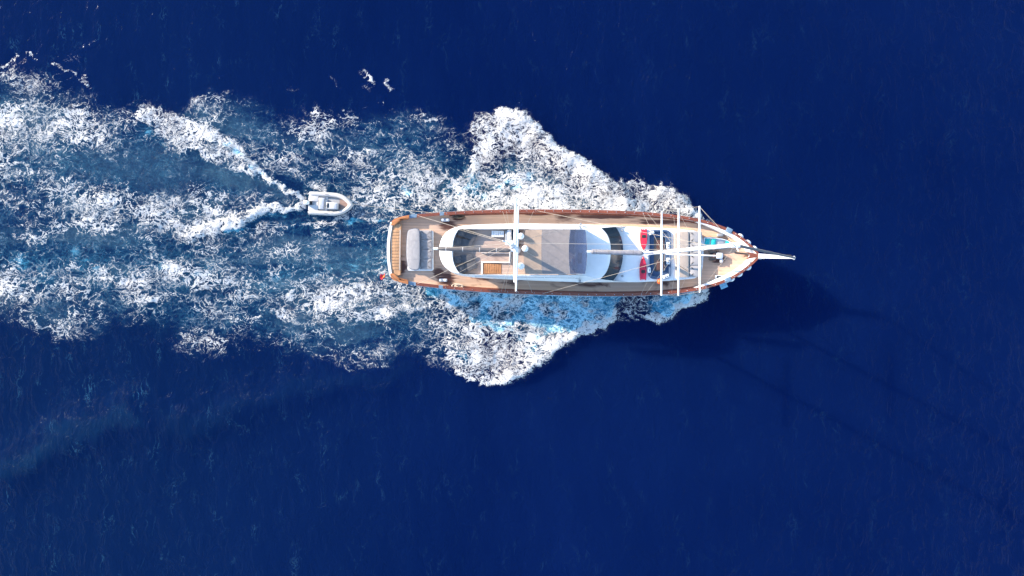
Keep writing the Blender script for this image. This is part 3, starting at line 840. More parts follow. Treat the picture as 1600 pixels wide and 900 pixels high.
for py in (358.6, 428.4):                            # solid side screens added to shade the roof, down to the coaming
    a = [B(p_, py, ZB - .03) for p_ in (826, 860, 891, 914)]; b = [B(p_, py, 5.0) for p_ in (826, 860, 891, 914)]
    k = Vector((0, .02, 0))
    obj('side_shade_screen', loft([a, b, [q + k for q in b], [q + k for q in a], a], closed=False), M['white'], bim)
# helm under the clear panel
dash = obj('helm_console', join(pad(pxo(rrect(899, 914, 362, 426, 3), 5.3), 4.46, 5.35, .06, .03), box(B(893, 404, 4.46), B(898, 422, 4.95), .05)), M['palegrey'], yacht)
obj('instrument_panel', box(B(903, 395, 5.37), B(909, 412, 5.45), .02), M['black'], dash)
wc_ = B(897, 408, 5.3)
obj('steering_wheel', join(tube([wc_ + Vector((-.02 * math.sin(t), .33 * math.cos(t), .33 * math.sin(t))) for t in np.linspace(0, 2 * math.pi, 19)], .022, 6, False),
                           *[tube([wc_, wc_ + Vector((0, .33 * math.cos(t), .33 * math.sin(t)))], .012, 5) for t in (0, 2.1, 4.2)], tube([wc_, wc_ + Vector((.25, 0, 0))], .03)), M['red'], dash)
# stair well with wooden treads
fr_ = [box(B(752, 408.5, 4.46), B(796, 411, 4.62), .02), box(B(752, 411, 4.46), B(754.2, 428, 4.61), .02)]
stair = obj('stairwell_frame', join(*fr_), M['white'], yacht)
for k in range(8):
    a, b = B(755 + k * 3.6, 411.8, 4.47), B(755 + k * 3.6 + 3.2, 427.6, 4.47)
    obj('stair_tread', box((a.x, a.y, 4.455), (b.x, b.y, 4.56 - k * .012), .015), M['stairwood'], stair)
obj('low_partition', join(box(B(796, 388, 4.46), B(797.3, 411, 4.75), .02), box(B(752, 394.8, 4.46), B(796, 396, 4.7), .02)), M['palegrey'], yacht)
cab = obj('helm_cabinet', box(B(793, 359.5, 4.46), B(799, 381, 5.05), .04), M['palegrey'], yacht)
obj('cabinet_door', box(B(789.5, 360.5, 4.46), B(792.5, 379, 4.95), .03), M['grey'], cab)
obj('dark_screen', box(B(800, 360, 4.46), B(806, 383, 4.9), .04), M['glass'], cab)
obj('bar_counter', box(B(806.5, 360.5, 4.46), B(812, 384, 4.7), .03), M['brown'], yacht)
for px, py, r in ((814, 369, .27), (820.5, 388.5, .27), (814.3, 415.8, .28)):
    c_ = B(px, py, 6.6); c_.z = 0
    pole_ = obj('dome_post', tube([c_ + Vector((0, 0, 4.46)), c_ + Vector((0, 0, 6.4))], .035, 8), M['mastwhite'], yacht)
    obj('dome', lathe(c_, ((r * .6, 6.34), (r * .95, 6.40), (r, 6.55), (r * .93, 6.70), (r * .72, 6.82), (r * .38, 6.90), (.03, 6.93)), 18), M['white'], pole_)
# navigation lamps and vents on the roofs
for px, py, z in ((907, 350.5, 4.75), (906, 439, 4.6), (972, 360, zc), (972, 431.5, zc)):
    c_ = B(px, py, z); obj('roof_vent', lathe((c_.x, c_.y, 0), ((.09, z - .1), (.09, z + .06), (.05, z + .09), (.05, z + .2), (.1, z + .21), (.08, z + .27)), 10), M['grey'], yacht)
# hand rails of the flybridge
for s, y in ((1, 355.5), (-1, 432)):
    a, b = B(742, y, 5.0), B(905, y + (-1.2 if s > 0 else 2.5), 5.0); pts = [a.lerp(b, k / 12) for k in range(13)]
    obj('hand_rail', join(tube([p + Vector((0, 0, .30)) for p in pts], .018, 6), *[tube([p, p + Vector((0, 0, .30))], .014, 5) for p in pts]), M['steel'], yacht)
for y0, y1 in ((352.2, 353.4), (431.6, 433.4)):      # side boards of the flybridge
    obj('side_board', box(B(737, y0, 4.50), B(762, y1, 4.62), .02), M['white'], yacht)

# ------------------------------------------------------------------ masts, spreaders, booms
def mast(name, bx, by, bz, tx, ty, tz, r0, r1, spr, parent=yacht):
    a, b = B(bx, by, bz), B(tx, ty, tz)
    m = obj(name, join(tube([a.lerp(b, k / 10) for k in range(11)], [r0 + (r1 - r0) * k / 10 for k in range(11)], 14),
                       lathe((a.x, a.y, 0), ((r0 * 1.8, bz - .02), (r0 * 1.8, bz + .12), (r0 * 1.15, bz + .2)), 14)), M['mastwhite'], parent)
    for (px0, py0, px1, py1, z, rr) in spr:
        p, q = B(px0, py0, z), B(px1, py1, z)
        s = obj('spreader', join(tube([p.lerp(q, k / 8) for k in range(9)], [rr * (.75 + .5 * min(k, 8 - k) / 4) for k in range(9)], 10)), M['mastwhite'], m)
        c_ = p.lerp(q, .5); ax = a.lerp(b, (z - bz) / (tz - bz))
        obj('spreader_bracket', box(Vector((min(c_.x, ax.x) - .05, ax.y - .16, z - .09)), Vector((max(c_.x, ax.x) + .05, ax.y + .16, z + .09)), .03), M['steel'], m)
    obj('mast_cap', join(box(b + Vector((-.22, -.12, -.06)), b + Vector((.22, .12, .1)), .03), tube([b, b + Vector((-.35, .1, .25))], .03, 6), tube([b, b + Vector((.1, -.3, .2))], .03, 6), tube([b + Vector((0, 0, .1)), b + Vector((0, 0, .9))], .012, 5)), M['mastwhite'], m)
    return m, a, b


fore, fa, fb = mast('foremast', 1012, 396, 3.3, 1149, 383, 28, .15, .115,
                    [(1034, 330, 1033.5, 462, 10.3, .075), (1060.5, 325, 1060, 462, 15.8, .068), (1093, 322, 1093.5, 457, 21.3, .062)])
miz, ma, mb = mast('mizzenmast', 808, 391, 4.45, 796, 379.5, 26, .17, .12,
                   [(806, 310, 804, 441, 20, .085), (809.5, 325, 806.2, 455, 11, .085)])
def boom(par, px0, py0, px1, py1, z0, z1, r, mat_cover, dark, mst):
    a, b = B(px0, py0, z0), B(px1, py1, z1)
    m = obj('boom', tube([a, b], .10, 10), M['mastwhite'], par)
    obj('gooseneck', tube([b, mst[0].lerp(mst[1], (z1 - mst[0].z) / (mst[1].z - mst[0].z))], .06, 8), M['steel'], m)
    n_ = 26; pts = [a.lerp(b, .06 + .90 * k / n_) + Vector((0, 0, .20 + .02 * math.sin(k * 2.1))) for k in range(n_ + 1)]
    rr = [r * (.55 if k in (0, n_) else 1 + .03 * math.sin(k * 1.7) + .02 * math.sin(k * 4.3)) for k in range(n_ + 1)]
    s = obj('furled_sail', tube(pts, rr, 12), mat_cover, m)
    for k in range(3, n_, 6): obj('sail_tie', lathe((0, 0, 0), ((rr[k] * 1.04, -.012), (rr[k] * 1.04, .012)), 12), dark, s).matrix_local = Matrix.Translation(pts[k]) @ (b - a).to_track_quat('Z', 'Y').to_matrix().to_4x4()
    return m
boom(miz, 677, 388.5, 803, 391.5, 7.6, 7.9, .17, M['darksail'], M['mastwhite'], (ma, mb))
boom(fore, 917, 393, 1008, 395.8, 6.5, 6.9, .19, M['sail'], M['darksail'], (fa, fb))
obj('staysail_boom', tube([B(1040, 397, 4.6), B(1119, 399.6, 4.9)], .055, 8), M['mastwhite'], yacht)

# bowsprit
zb_ = capz(XB)
b0, b1 = B(1185, 399.8, zb_ + .10), B(1242, 403, zb_ + .7)
bs = obj('bowsprit', loft([[b0 + Vector((0, y * .20, z * .10)) for y, z in ((1, -1), (1, 1), (-1, 1), (-1, -1))], [b0.lerp(b1, .5) + Vector((0, y * .14, z * .09)) for y, z in ((1, -1), (1, 1), (-1, 1), (-1, -1))],
                           [b1 + Vector((0, y * .07, z * .06)) for y, z in ((1, -1), (1, 1), (-1, 1), (-1, -1))]], True, True), M['white'], yacht, smooth=False)
obj('sprit_fitting', join(lathe((b1.x - .1, b1.y, 0), ((.13, b1.z - .1), (.13, b1.z + .1)), 10), tube([b1 + Vector((-.1, .16, .05)), b1 + Vector((.05, .0, .05)), b1 + Vector((-.1, -.16, .05))], .03, 6)), M['palegrey'], bs)
obj('sprit_anchor', join(tube([b0 + Vector((.5, .12, .14)), b0 + Vector((2.6, .08, .36))], .05, 6), tube([b0 + Vector((.4, .35, .12)), b0 + Vector((.62, 0, .18)), b0 + Vector((.4, -.3, .12))], .05, 6)), M['chain'], bs)

# standing rigging: each wire a part
def stay(a, b, r=.016, s=0, m='wire', name='stay', n=6, par=yacht):
    return obj(name, tube(sag(a, b, s, 6 if s else 1), r * .72, n), M[m], par)
def on(mst, t): return mst[0].lerp(mst[1], t)
FM, MM = (fa, fb), (ma, mb)
cap_ = lambda px, s: (lambda x: Vector((x, s * (hws(x) - .05), capz(x) + .05)))(pxX(px))
stay(fb, mb, .014, .5, name='triatic_stay')
obj('furled_jib', tube([fb, b1], .075, 8), M['darksail'], yacht)
stay(on(FM, .8), b0 + Vector((1.2, .02, .3)), .016)
for s in (1, -1):
    stay(mb, cap_(652, s), .018, name='backstay')
    stay(on(MM, .85), B(715, 358 if s > 0 else 427, 5.05), .014, name='backstay')
    stay(on(FM, .86), cap_(838 if s > 0 else 850, s), .016, name='running_backstay')
    stay(b1, cap_(1178, s) - Vector((.5, 0, .3)), .016, name='bowsprit_shroud')
    tips_f = [B(px, py, z) for px, py, z in ((1034, 331 if s > 0 else 461, 10.3), (1060.3, 326 if s > 0 else 461, 15.8), (1093.2, 323 if s > 0 else 456, 21.3))]
    stay(tips_f[0], cap_(1028, s), .014, name='shroud'); stay(tips_f[1], tips_f[0], .013, name='shroud'); stay(tips_f[2], tips_f[1], .013, name='shroud'); stay(fb, tips_f[2], .013, name='shroud')
    stay(on(FM, .26), cap_(1003, s), .014, name='shroud'); stay(on(FM, .48), cap_(1010, s), .014, name='shroud'); stay(on(FM, .48), cap_(1050, s), .014, name='shroud')
    stay(tips_f[2], cap_(1112, s), .013, name='shroud'); stay(on(FM, .70), cap_(1062, s), .012, name='shroud')
    tips_m = [B(px, py, z) for px, py, z in ((809.4 if s > 0 else 806.3, 326 if s > 0 else 454, 11), (806 if s > 0 else 804, 311 if s > 0 else 440, 20))]
    stay(tips_m[0], cap_(812, s), .014, name='shroud'); stay(tips_m[1], tips_m[0], .013, name='shroud'); stay(mb, tips_m[1], .013, name='shroud')
    stay(on(MM, .33), cap_(784, s), .014, name='shroud'); stay(on(MM, .33), cap_(833, s), .014, name='shroud'); stay(on(MM, .70), cap_(790, s), .012, name='shroud')
    stay(on(MM, .95), B(905, 352 if s > 0 else 438, 4.9), .012, name='stay')
stay(on(MM, .93), B(679, 388.6, 7.9), .014, name='topping_lift'); stay(on(FM, .8), B(919, 393, 6.9), .014, name='topping_lift')

# ------------------------------------------------------------------ foredeck gear
zf_ = deckz(pxX(1125))
wl = obj('windlass', join(box(B(1108, 392.5, zf_), B(1124, 405.5, zf_ + .30), .05), tube([B(1116, 389.5, zf_ + .42), B(1116, 408, zf_ + .42)], .12, 12)), M['brown'], yacht)
obj('windlass_motor', join(box(B(1117, 395, zf_), B(1130, 404.5, zf_ + .62), .1), tube([B(1127, 405, zf_ + .35), B(1127, 410, zf_ + .35)], .14, 10)), M['palegrey'], wl)
for py in (404.5, 393.5): obj('windlass_drum', tube([B(1108, py, zf_ + .45), B(1117, py, zf_ + .45)], .15, 12), M['black'], wl)
ch = [B(1131 + 46 * k / 12, 395.5 + 5.2 * k / 12, 0) for k in range(13)]
obj('anchor_chain', join(*[tube([Vector((p.x, p.y, deckz(p.x) + .10)), Vector((q.x, q.y, deckz(q.x) + .10))], .06, 6) for p, q in zip(ch, ch[1:])]), M['chain'], yacht)
q = B(1122.5, 432.8, zf_)
hz = deckz(q.x) + .03
fh_ = obj('deck_hatch', pad([(q.x + a, q.y + b) for a, b in rrect(-.28, .28, -.15, .15, .06)], hz - .05, hz + .12, .03), M['palegrey'], yacht)
obj('hatch_glass', pad([(q.x + a, q.y + b) for a, b in rrect(-.2, .2, -.09, .09, .04)], hz + .11, hz + .15, .01), M['glass'], fh_)
q = B(1124, 367.5, zf_); hz = deckz(q.x)
obj('vent_box', box((q.x - .25, q.y - .13, hz), (q.x + .25, q.y + .13, hz + .35), .05), M['grey'], yacht)
for px, s in ((1133.5, 1), (1134, -1)):
    x = pxX(px); y = s * (hws(x) - .05); d = math.atan2(hws(x + .2) - hws(x - .2), .4)
    g = xf(box((-.26, -.2, 0), (.26, .2, .1), .03), Matrix.Translation((x, y, capz(x) + .075)) @ Matrix.Rotation(s * d, 4, 'Z'))
    obj('bow_gate', g, M['gate'], yacht)
# mooring bollards on the quarters
for px, py in ((695.5, 343.5), (692, 437.8)):
    x = pxX(px); q = B(px, py, deckz(x) + .2); z = deckz(x) + .02
    obj('bollard', join(pad([(q.x + a, q.y + b) for a, b in rrect(-.36, .36, -.13, .13, .08)], z, z + .07, .02), lathe((q.x - .2, q.y, 0), ((.07, z), (.07, z + .3), (.11, z + .32), (.1, z + .38)), 10),
                        lathe((q.x + .2, q.y, 0), ((.07, z), (.07, z + .3), (.11, z + .32), (.1, z + .38)), 10)), M['palegrey'], yacht)

# ------------------------------------------------------------------ things standing on the yacht
# aft lounge
x = pxX(655); zd = deckz(x) + .03
sb = thing('sun_lounge', 'pale grey padded lounge with raised back on the open stern deck', 'sun lounge', (x, 0, zd))
obj('base', pad(pxo(rrect(637, 677, 360, 423, 3), zd + .3), zd, zd + .34, .03), M['white'], sb)
ol = [(637.5, 362), (642, 358.5), (653.8, 358.8), (655.5, 375), (656, 391), (655.3, 408), (653.6, 420.5), (643, 420.5), (638, 417), (635.6, 404), (635.2, 390), (635.8, 374)]
bk = resample(smoothc(pxo(ol, zd + .8), 4), 60)
back = obj('raised_back', pad(bk, zd + .34, zd + .82, .03, .015), M['greyfab'], sb)
obj('back_piping', tube([(*p, zd + .66) for p in inset(bk, -.015)] + [(*bk[0], zd + .66)], .03, 6, False), M['navy'], back)
for k, yv in enumerate((376, 405)):
    obj('back_seam', box(B(637, yv, zd + .84), B(654, yv + .35, zd + .851), .004), M['grey'], back)
ys2 = [359.5, 374.6, 389.5, 404.6, 421.5]
for a, b in zip(ys2, ys2[1:]):
    x0_ = 656.5; obj('seat_cushion', pad(pxo(rrect(x0_, 676 - abs((a + b) / 2 - 390) * .05, a + .25, b - .25, 1.2), zd + .5), zd + .345, zd + .50, .05, .02), M['greyrib'], sb)
# foredeck sun bed on the coachroof
sbz = zc + .015
sf = thing('sun_bed', 'broad sand and grey padded sun bed at the front of the coachroof', 'sun bed', B(1075, 397, sbz))
obj('head_cushion', pad(pxo([(1054, 366), (1058, 362), (1076.5, 361), (1077, 397), (1076.5, 424), (1056.5, 411), (1053.8, 398)], sbz + .4), sbz, sbz + .30, .05), M['sand'], sf)
obj('foot_cushion', pad(pxo([(1057, 412.5), (1076.5, 425), (1077, 433.5), (1057.5, 433.5), (1056, 428)], sbz + .25), sbz, sbz + .27, .05), M['sand'], sf)
for a, b in ((361.5, 379), (379.4, 397), (397.4, 415), (415.4, 433)):
    obj('mattress', pad(pxo(rrect(1077.8, 1098 - abs((a + b) / 2 - 397) * .05, a, b, 1.4), sbz + .2), sbz, sbz + .22, .05), M['greyfab'], sf)
# seating pit: ring sofa, tables, pillows
rs_ = thing('ring_sofa', 'navy cushioned ring of seats sunk into the white coachroof', 'sofa', B(1030, 397, zc - .42))
ro, ri = rrect(1012.5, 1048, 359, 436, 8.5), rrect(1022, 1040, 371, 424, 3)
ro, ri = resample(pxo(ro, zc), 96), resample(pxo(ri, zc), 96)
def ringpart(i0, i1):
    A_ = [ro[i % 96] for i in range(i0, i1 + 1)]; B_ = [ri[i % 96] for i in range(i0, i1 + 1)]
    rr = []
    for a, b in zip(A_, B_):
        a, b = Vector(a), Vector(b)
        rr.append([(*a, zc - .02), (*a.lerp(b, .02), zc + .16), (*a.lerp(b, .14), zc + .21), (*a.lerp(b, .26), zc + .17), (*a.lerp(b, .30), zc + .03), (*a.lerp(b, .92), zc + .03), (*b, zc - .02), (*b, zc - .40), (*a.lerp(b, .3), zc - .40)])
    return loft(rr, True, True)
nseg = 8
for k in range(nseg): obj('seat_cushion', ringpart(k * 96 // nseg, (k + 1) * 96 // nseg - (0 if k < nseg else 0)), M['navy'], rs_)
for a, b, lb in ((375, 392, 'dark brown wooden table in the seating pit nearer the orange-edged kayak'), (405, 422, 'dark brown wooden table in the seating pit on the side of the red ball')):
    q0, q1 = B(1025.5, a, zc), B(1036.5, b, zc); mid = (q0 + q1) / 2
    t = thing('pit_table', lb, 'table', (mid.x, mid.y, zc - .42), 'tables in the foredeck seating pit')
    obj('table_top', box((q0.x, q0.y, zc + .18), (q1.x, q1.y, zc + .23), .02), M['brown'], t)
    obj('pedestal', lathe((mid.x, mid.y, 0), ((.2, zc - .42), (.2, zc - .39), (.05, zc - .37), (.05, zc + .19)), 10), M['steel'], t)
for px, py, a, sz, lb in ((1018, 364, 25, 4.5, 'white pillow at the kayak-side corner of the navy sofa, nearest the sunlit rail'), (1044.5, 383.5, 90, 5.5, 'white pillow leaning on the forward sofa back, first above the mast foot'),
                          (1044.5, 408, 90, 5.5, 'white pillow leaning on the forward sofa back, below the mast foot'), (1014.2, 422, 95, 4.5, 'slim white pillow on the aft side of the navy sofa beside the lower kayak'),
                          (1040.5, 432, 20, 5.5, 'white pillow at the forward corner of the navy sofa near the red ball')):
    c_ = B(px, py, zc + .2); c_.z = zc + (.20 if a in (25, 20, 95) else .06)
    L_ = sz * .05
    o = pad(rrect(-L_, L_, -L_ * .55, L_ * .55, .06), 0, .12, .05, .03)
    g = xf(o, Matrix.Translation(c_) @ Matrix.Rotation(math.radians(a), 4, 'Z'))
    solo('pillow', g, M['whitefab'], lb, 'pillow', c_, 'white pillows on the foredeck sofa')
# kayaks
def kayak(name, label, pxc, pya, pyb):               # pya = notched end, pyb = pointed end
    z = zc + .012
    a, b = B(pxc, pya, z + .1), B(pxc, pyb, z + .1); L_ = (b - a).length
    t = thing(name, label, 'kayak', ((a.x + b.x) / 2, (a.y + b.y) / 2, z), 'red kayaks on the coachroof')
    d = (b - a).normalized(); n_ = Vector((d.y, -d.x, 0))
    hw_ = .30; o = []
    prof = [(0, .78), (.03, .86), (.18, .96), (.35, 1), (.5, 1), (.65, .92), (.8, .68), (.92, .34), (1, .05)]
    right = [(u, h) for u, h in prof]; notch = [(.0, -.78), (-.0, -.6), (.055, -.28), (.02, 0), (.055, .28), (0, .6)]
    pts = [a + d * (u * L_) + n_ * (h * hw_) for u, h in right] + [a + d * (u * L_) - n_ * (h * hw_) for u, h in right[::-1][:-1]] + [a + d * (u * L_) + n_ * (v * hw_) for u, v in notch]
    ol_ = [(p.x, p.y) for p in pts]
    hl = obj('kayak_hull', loft([[(*p, z + .0) for p in inset(ol_, .06)], [(*p, z + .08) for p in ol_], [(*p, z + .15) for p in inset(ol_, .02)], [(*p, z + .18) for p in inset(ol_, .06)]], True, True), M['red'], t)
    s0 = a + d * (.36 * L_)
    obj('seat_well', pad([tuple((s0 + d * u + n_ * v).xy) for u, v in rrect(-.13, .13, -.17, .17, .07)], z + .16, z + .205, .02, .0), M['black'], t)
    obj('footwell', pad([tuple((a + d * (.62 * L_ + u) + n_ * v).xy) for u, v in rrect(-.2, .2, -.13, .13, .06)], z + .16, z + .195, .015, .0), M['red'], t)
    obj('bow_handle', tube([a + d * (.86 * L_) + n_ * v + Vector((0, 0, z - a.z + .18 + h)) for v, h in ((-.08, 0), (-.05, .05), (.05, .05), (.08, 0))], .014, 6), M['black'], t)
    return t, [(*p, z + .165) for p in ol_]
k1, e1 = kayak('kayak', 'red kayak with an orange rim line, lying on the sunlit side of the fore boom', 1005.8, 357, 391.5)
obj('orange_rim', tube(e1[2:9], .022, 6), M['orange'], k1)
kayak('kayak', 'plain red kayak lying on the shaded side of the fore boom, pointed end inward', 1004.8, 438, 400)
# life ring / ball
c_ = B(1027.5, 438.3, zc + .2); bz_ = deckz(c_.x) + .03
c_ = B(1027.5, 439.5, 2.6); bz_ = deckz(c_.x) + .05
solo('marker_buoy', join(lathe((c_.x, c_.y, 0), [(max(.02, .24 * math.sin(t)), zc + .24 - .24 * math.cos(t)) for t in np.linspace(.1, math.pi - .1, 9)], 16), lathe((c_.x, c_.y, 0), ((.05, zc + .45), (.05, zc + .53), (.02, zc + .55)), 8)),
     M['orange'], 'orange red marker buoy beside the coachroof edge', 'buoy', (c_.x, c_.y, zc))
# flybridge loungers
def lounger(label, px, py, ang):
    c = B(px, py, 4.46)
    t = thing('lounger', label, 'lounger', c, 'dark loungers on the flybridge')
    def part(nm, x0_, x1_, z0_, z1_, m, tilt=0, w_=.31):
        g = box((x0_, -w_, 0), (x1_, w_, z1_ - z0_), .035)
        mt = Matrix.Translation(c + Vector((0, 0, z0_ - 0))) @ Matrix.Translation((0, 0, 0))
        if tilt: g = xf(g, Matrix.Translation((x1_, 0, 0)) @ Matrix.Rotation(math.radians(tilt), 4, 'Y') @ Matrix.Translation((-x1_, 0, 0)))
        return obj(nm, xf(g, mt), m, t)
    part('frame', -.72, .80, .04, .16, M['black'])
    part('seat_pad', -.20, .82, .17, .30, M['blackfab'])
    part('backrest', -.80, -.22, .22, .34, M['blackfab'], 32)
    part('headrest', -.60, -.36, .42, .52, M['blackfab'], 32, .16)
    for a_, b_ in ((-.6, .22), (-.6, -.22), (.68, .22), (.68, -.22)): obj('leg', box(c + Vector((a_ - .03, b_ - .03, 0)), c + Vector((a_ + .03, b_ + .03, .06)), .005), M['black'], t)
    t.rotation_euler = (0, 0, PHI + math.radians(ang)); return t
lounger('dark lounger hard against the sunlit coaming of the flybridge', 730, 366.5, -20)
lounger('dark lounger next to the mizzen boom on its sunlit side', 724, 379, -8)
lounger('dark lounger next to the mizzen boom on its shaded side', 724, 404.5, 8)
lounger('dark lounger hard against the shaded coaming of the flybridge', 730, 418, 20)
q0, q1 = B(768, 360.5, 4.7), B(787.5, 370.5, 4.7); mid = (q0 + q1) / 2
t = thing('slatted_bench', 'small white slatted bench against the sunlit flybridge coaming', 'bench', (mid.x, mid.y, 4.46))
n_ = 7
for k in range(n_):
    xa = q0.x + (q1.x - q0.x) * k / n_
    obj('slat', box((xa + .015, q1.y, 4.80), (xa + (q1.x - q0.x) / n_ - .01, q0.y, 4.85), .015), M['white'], t)
obj('frame', join(box((q0.x + .02, q0.y - .06, 4.74), (q1.x - .02, q0.y - .02, 4.797), .01), box((q0.x + .02, q1.y + .02, 4.74), (q1.x - .02, q1.y + .06, 4.797), .01)), M['white'], t)
for a in (q0.x + .06, q1.x - .06):
    for b in (q0.y - .06, q1.y + .06): obj('leg', box((a - .025, b - .02, 4.46), (a + .025, b + .02, 4.738), .008), M['white'], t)
# small turquoise seated boat on the foredeck
zf_ = deckz(pxX(1122)) + .03
ta, tb = B(1099, 377.6, zf_ + .4), B(1149, 383.0, zf_ + .4); L_ = (tb - ta).length; dd = (tb - ta).normalized(); nn = Vector((-dd.y, dd.x, 0))
dg = thing('dinghy', 'small white rowing dinghy with turquoise seats stowed on the foredeck under the mast', 'dinghy', ((ta.x + tb.x) / 2, (ta.y + tb.y) / 2, zf_))
prof = [(0, .80), (.15, .92), (.35, 1), (.55, .97), (.72, .80), (.86, .50), (.95, .22), (1, .03)]
def dgo(k, dzz, sh_=0): return [(*(ta + dd * (L_ * (u * (1 - 2 * sh_) + sh_)) + nn * (h * .46 * k)).xy, zf_ + dzz) for u, h in prof] + [(*(ta + dd * (L_ * (u * (1 - 2 * sh_) + sh_)) - nn * (h * .46 * k)).xy, zf_ + dzz) for u, h in prof[::-1]]
obj('dinghy_hull', loft([dgo(.5, 0, .08), dgo(.85, .16, .03), dgo(1, .42), dgo(1.04, .46), dgo(.84, .46, .03), dgo(.70, .20, .07)], True, True), M['white'], dg)
for u in (.13, .33):
    p = ta + dd * (L_ * u); ww = .33
    obj('dinghy_seat', pad([tuple((p + dd * a + nn * b).xy) for a, b in rrect(-.19, .19, -ww, ww, .05)], zf_ + .24, zf_ + .37, .03), M['teal'], dg)
obj('grating', box(*(lambda a, b: (a, b))(ta + dd * (L_ * .46) + nn * -.2 + Vector((0, 0, zf_ + .24 - ta.z)), ta + dd * (L_ * .68) + nn * .2 + Vector((0, 0, zf_ + .34 - ta.z))), .02), M['grey'], dg)
obj('bow_cover', pad([tuple((ta + dd * (L_ * a) + nn * b).xy) for a, b in ((.70, .3), (.84, .2), (.93, .08), (.93, -.08), (.84, -.2), (.70, -.3))], zf_ + .24, zf_ + .36, .03), M['teal'], dg)
obj('gunwale', tube([(a, b, c + .01) for a, b, c in dgo(1.0, .46)], .02, 6), M['black'], dg)
# fenders
FN = 'white fenders hanging along the bow'
fd0 = None
specs = [(1151.5, 1, 'white fender on the sunlit side of the bow, farthest from the bowsprit'), (1163, 1, 'white fender on the sunlit side of the bow, middle one of three'), (1172.5, 1, 'white fender on the sunlit side of the bow, nearest the bowsprit'),
         (1182.5, -1, 'dark translucent grey fender just beside the bowsprit on the shaded side'), (1164.5, -1, 'white fender on the shaded bow side, second from the bowsprit'), (1152, -1, 'white fender on the shaded bow side, third from the bowsprit'), (1140.5, -1, 'white fender on the shaded bow side, next to the pale blue step')]
for px, s, lb in specs:
    x = pxX(px); h = hws(x); ang = math.atan2(hws(x + .15) - hws(x - .15), .3) * s
    nrm = Vector((-math.sin(ang), math.cos(ang), 0)) * s
    base = Vector((x, s * h, capz(x) - .75)) + nrm * .10
    if fd0 is None:
        t = thing('fender', lb, 'fender', base, FN); fd0 = t
        prof_ = [(.05, 0), (.2, .08), (.26, .22), (.27, .45), (.24, .62), (.12, .72), (.04, .74)]
        bd = obj('fender_body', lathe(base, prof_, 14), M['hullwhite'], t)
        for v in bd.data.vertices: v.co.y *= .72
        obj('lanyard', tube([base + Vector((0, 0, .73)), base + Vector((0, -.05, .80)), base + Vector((0, -.20, .84))], .014, 6), M['rope'], t)
    else:
        t = dup(fd0); t['label'] = lb; t.location = to_world(base)
    t.rotation_euler = (0, 0, PHI + ang + (0 if s > 0 else math.pi))
    if 'grey' in lb:
        for ch_ in t.children:
            if ch_.name.startswith('fender_body'): ch_.data = ch_.data.copy(); ch_.data.materials[0] = M['grey']
# pale blue boarding step outside the rail
x = pxX(1130); h = hws(x); base = Vector((x, -(h + .34), capz(x) - .35))
t = thing('boarding_step', 'pale blue boarding step fixed outside the shaded bow rail', 'step', base)
ang = -math.atan2(hws(x + .2) - hws(x - .2), .4)
for k, (y0_, y1_) in enumerate(((-.24, -.02), (.0, .22))): obj('tread', xf(box((-.3, y0_, 0), (.3, y1_, .05), .015), Matrix.Translation(base)), M['bluebox'], t)
obj('bracket', xf(join(box((-.24, .2, -.02), (-.2, .36, .04), .005), box((.2, .2, -.02), (.24, .36, .04), .005), box((-.3, -.24, -.05), (.3, .22, -.002), .01)), Matrix.Translation(base)), M['steel'], t)
t.rotation_euler = (0, 0, PHI + ang)
# ropes coiled at the quarters
for px, py, m_, lb, seed in ((717, 338, 'darkrope', 'dark coil of mooring rope heaped by the sunlit quarter rail', 1), (715.5, 446.5, 'rope', 'pale coil of mooring rope heaped by the shaded quarter rail', 2)):
    x = pxX(px); z = deckz(x) + .06; rr_ = random.Random(seed); c_ = B(px, py, z)
    pts = []
    for k in range(90):
        a = k * .55; r_ = .20 + .11 * math.sin(k * .19) + rr_.uniform(-.03, .03)
        pts.append((c_.x + 1.7 * r_ * math.cos(a), c_.y + .62 * r_ * math.sin(a), z + .004 * k + rr_.uniform(0, .03)))
    solo('rope_coil', tube(pts, .03, 6), M[m_], lb, 'rope', (c_.x, c_.y, z - .06), 'coiled mooring ropes at the quarters')
# ensign at the shaded stern corner
q = Vector((sx[0] + .1, -(hs - .1), zt + .1)); tip = q + Vector((-.5, -.10, .6))
t = thing('flag', 'red and yellow flag streaming from the shaded stern corner', 'flag', q)
obj('flagpole', tube([q, tip], .022, 8), M['varnish'], t)
rows = []
for i in range(13):
    u = i / 12; rows.append([tip + Vector((-.02 - .42 * u * (1 if j < 3 else .9), .06 * math.sin(7 * u + j * .5) - .08 * u + (-.12 + .09 * j), -.18 + .02 * j + .07 * math.sin(5 * u + j))) for j in range(5)])
cl = loft(rows, closed=False); n_ = len(cl[0]); cl = join(cl, loft([[p + Vector((0, 0, .012)) for p in r] for r in rows], closed=False))
obj('flag_cloth', cl, M['flagred'], t)
rows2 = [[p + Vector((0, 0, .02)) for p in r[1:3]] for r in rows[1:6]]
obj('flag_band', loft(rows2, closed=False), M['flagyellow'], t)

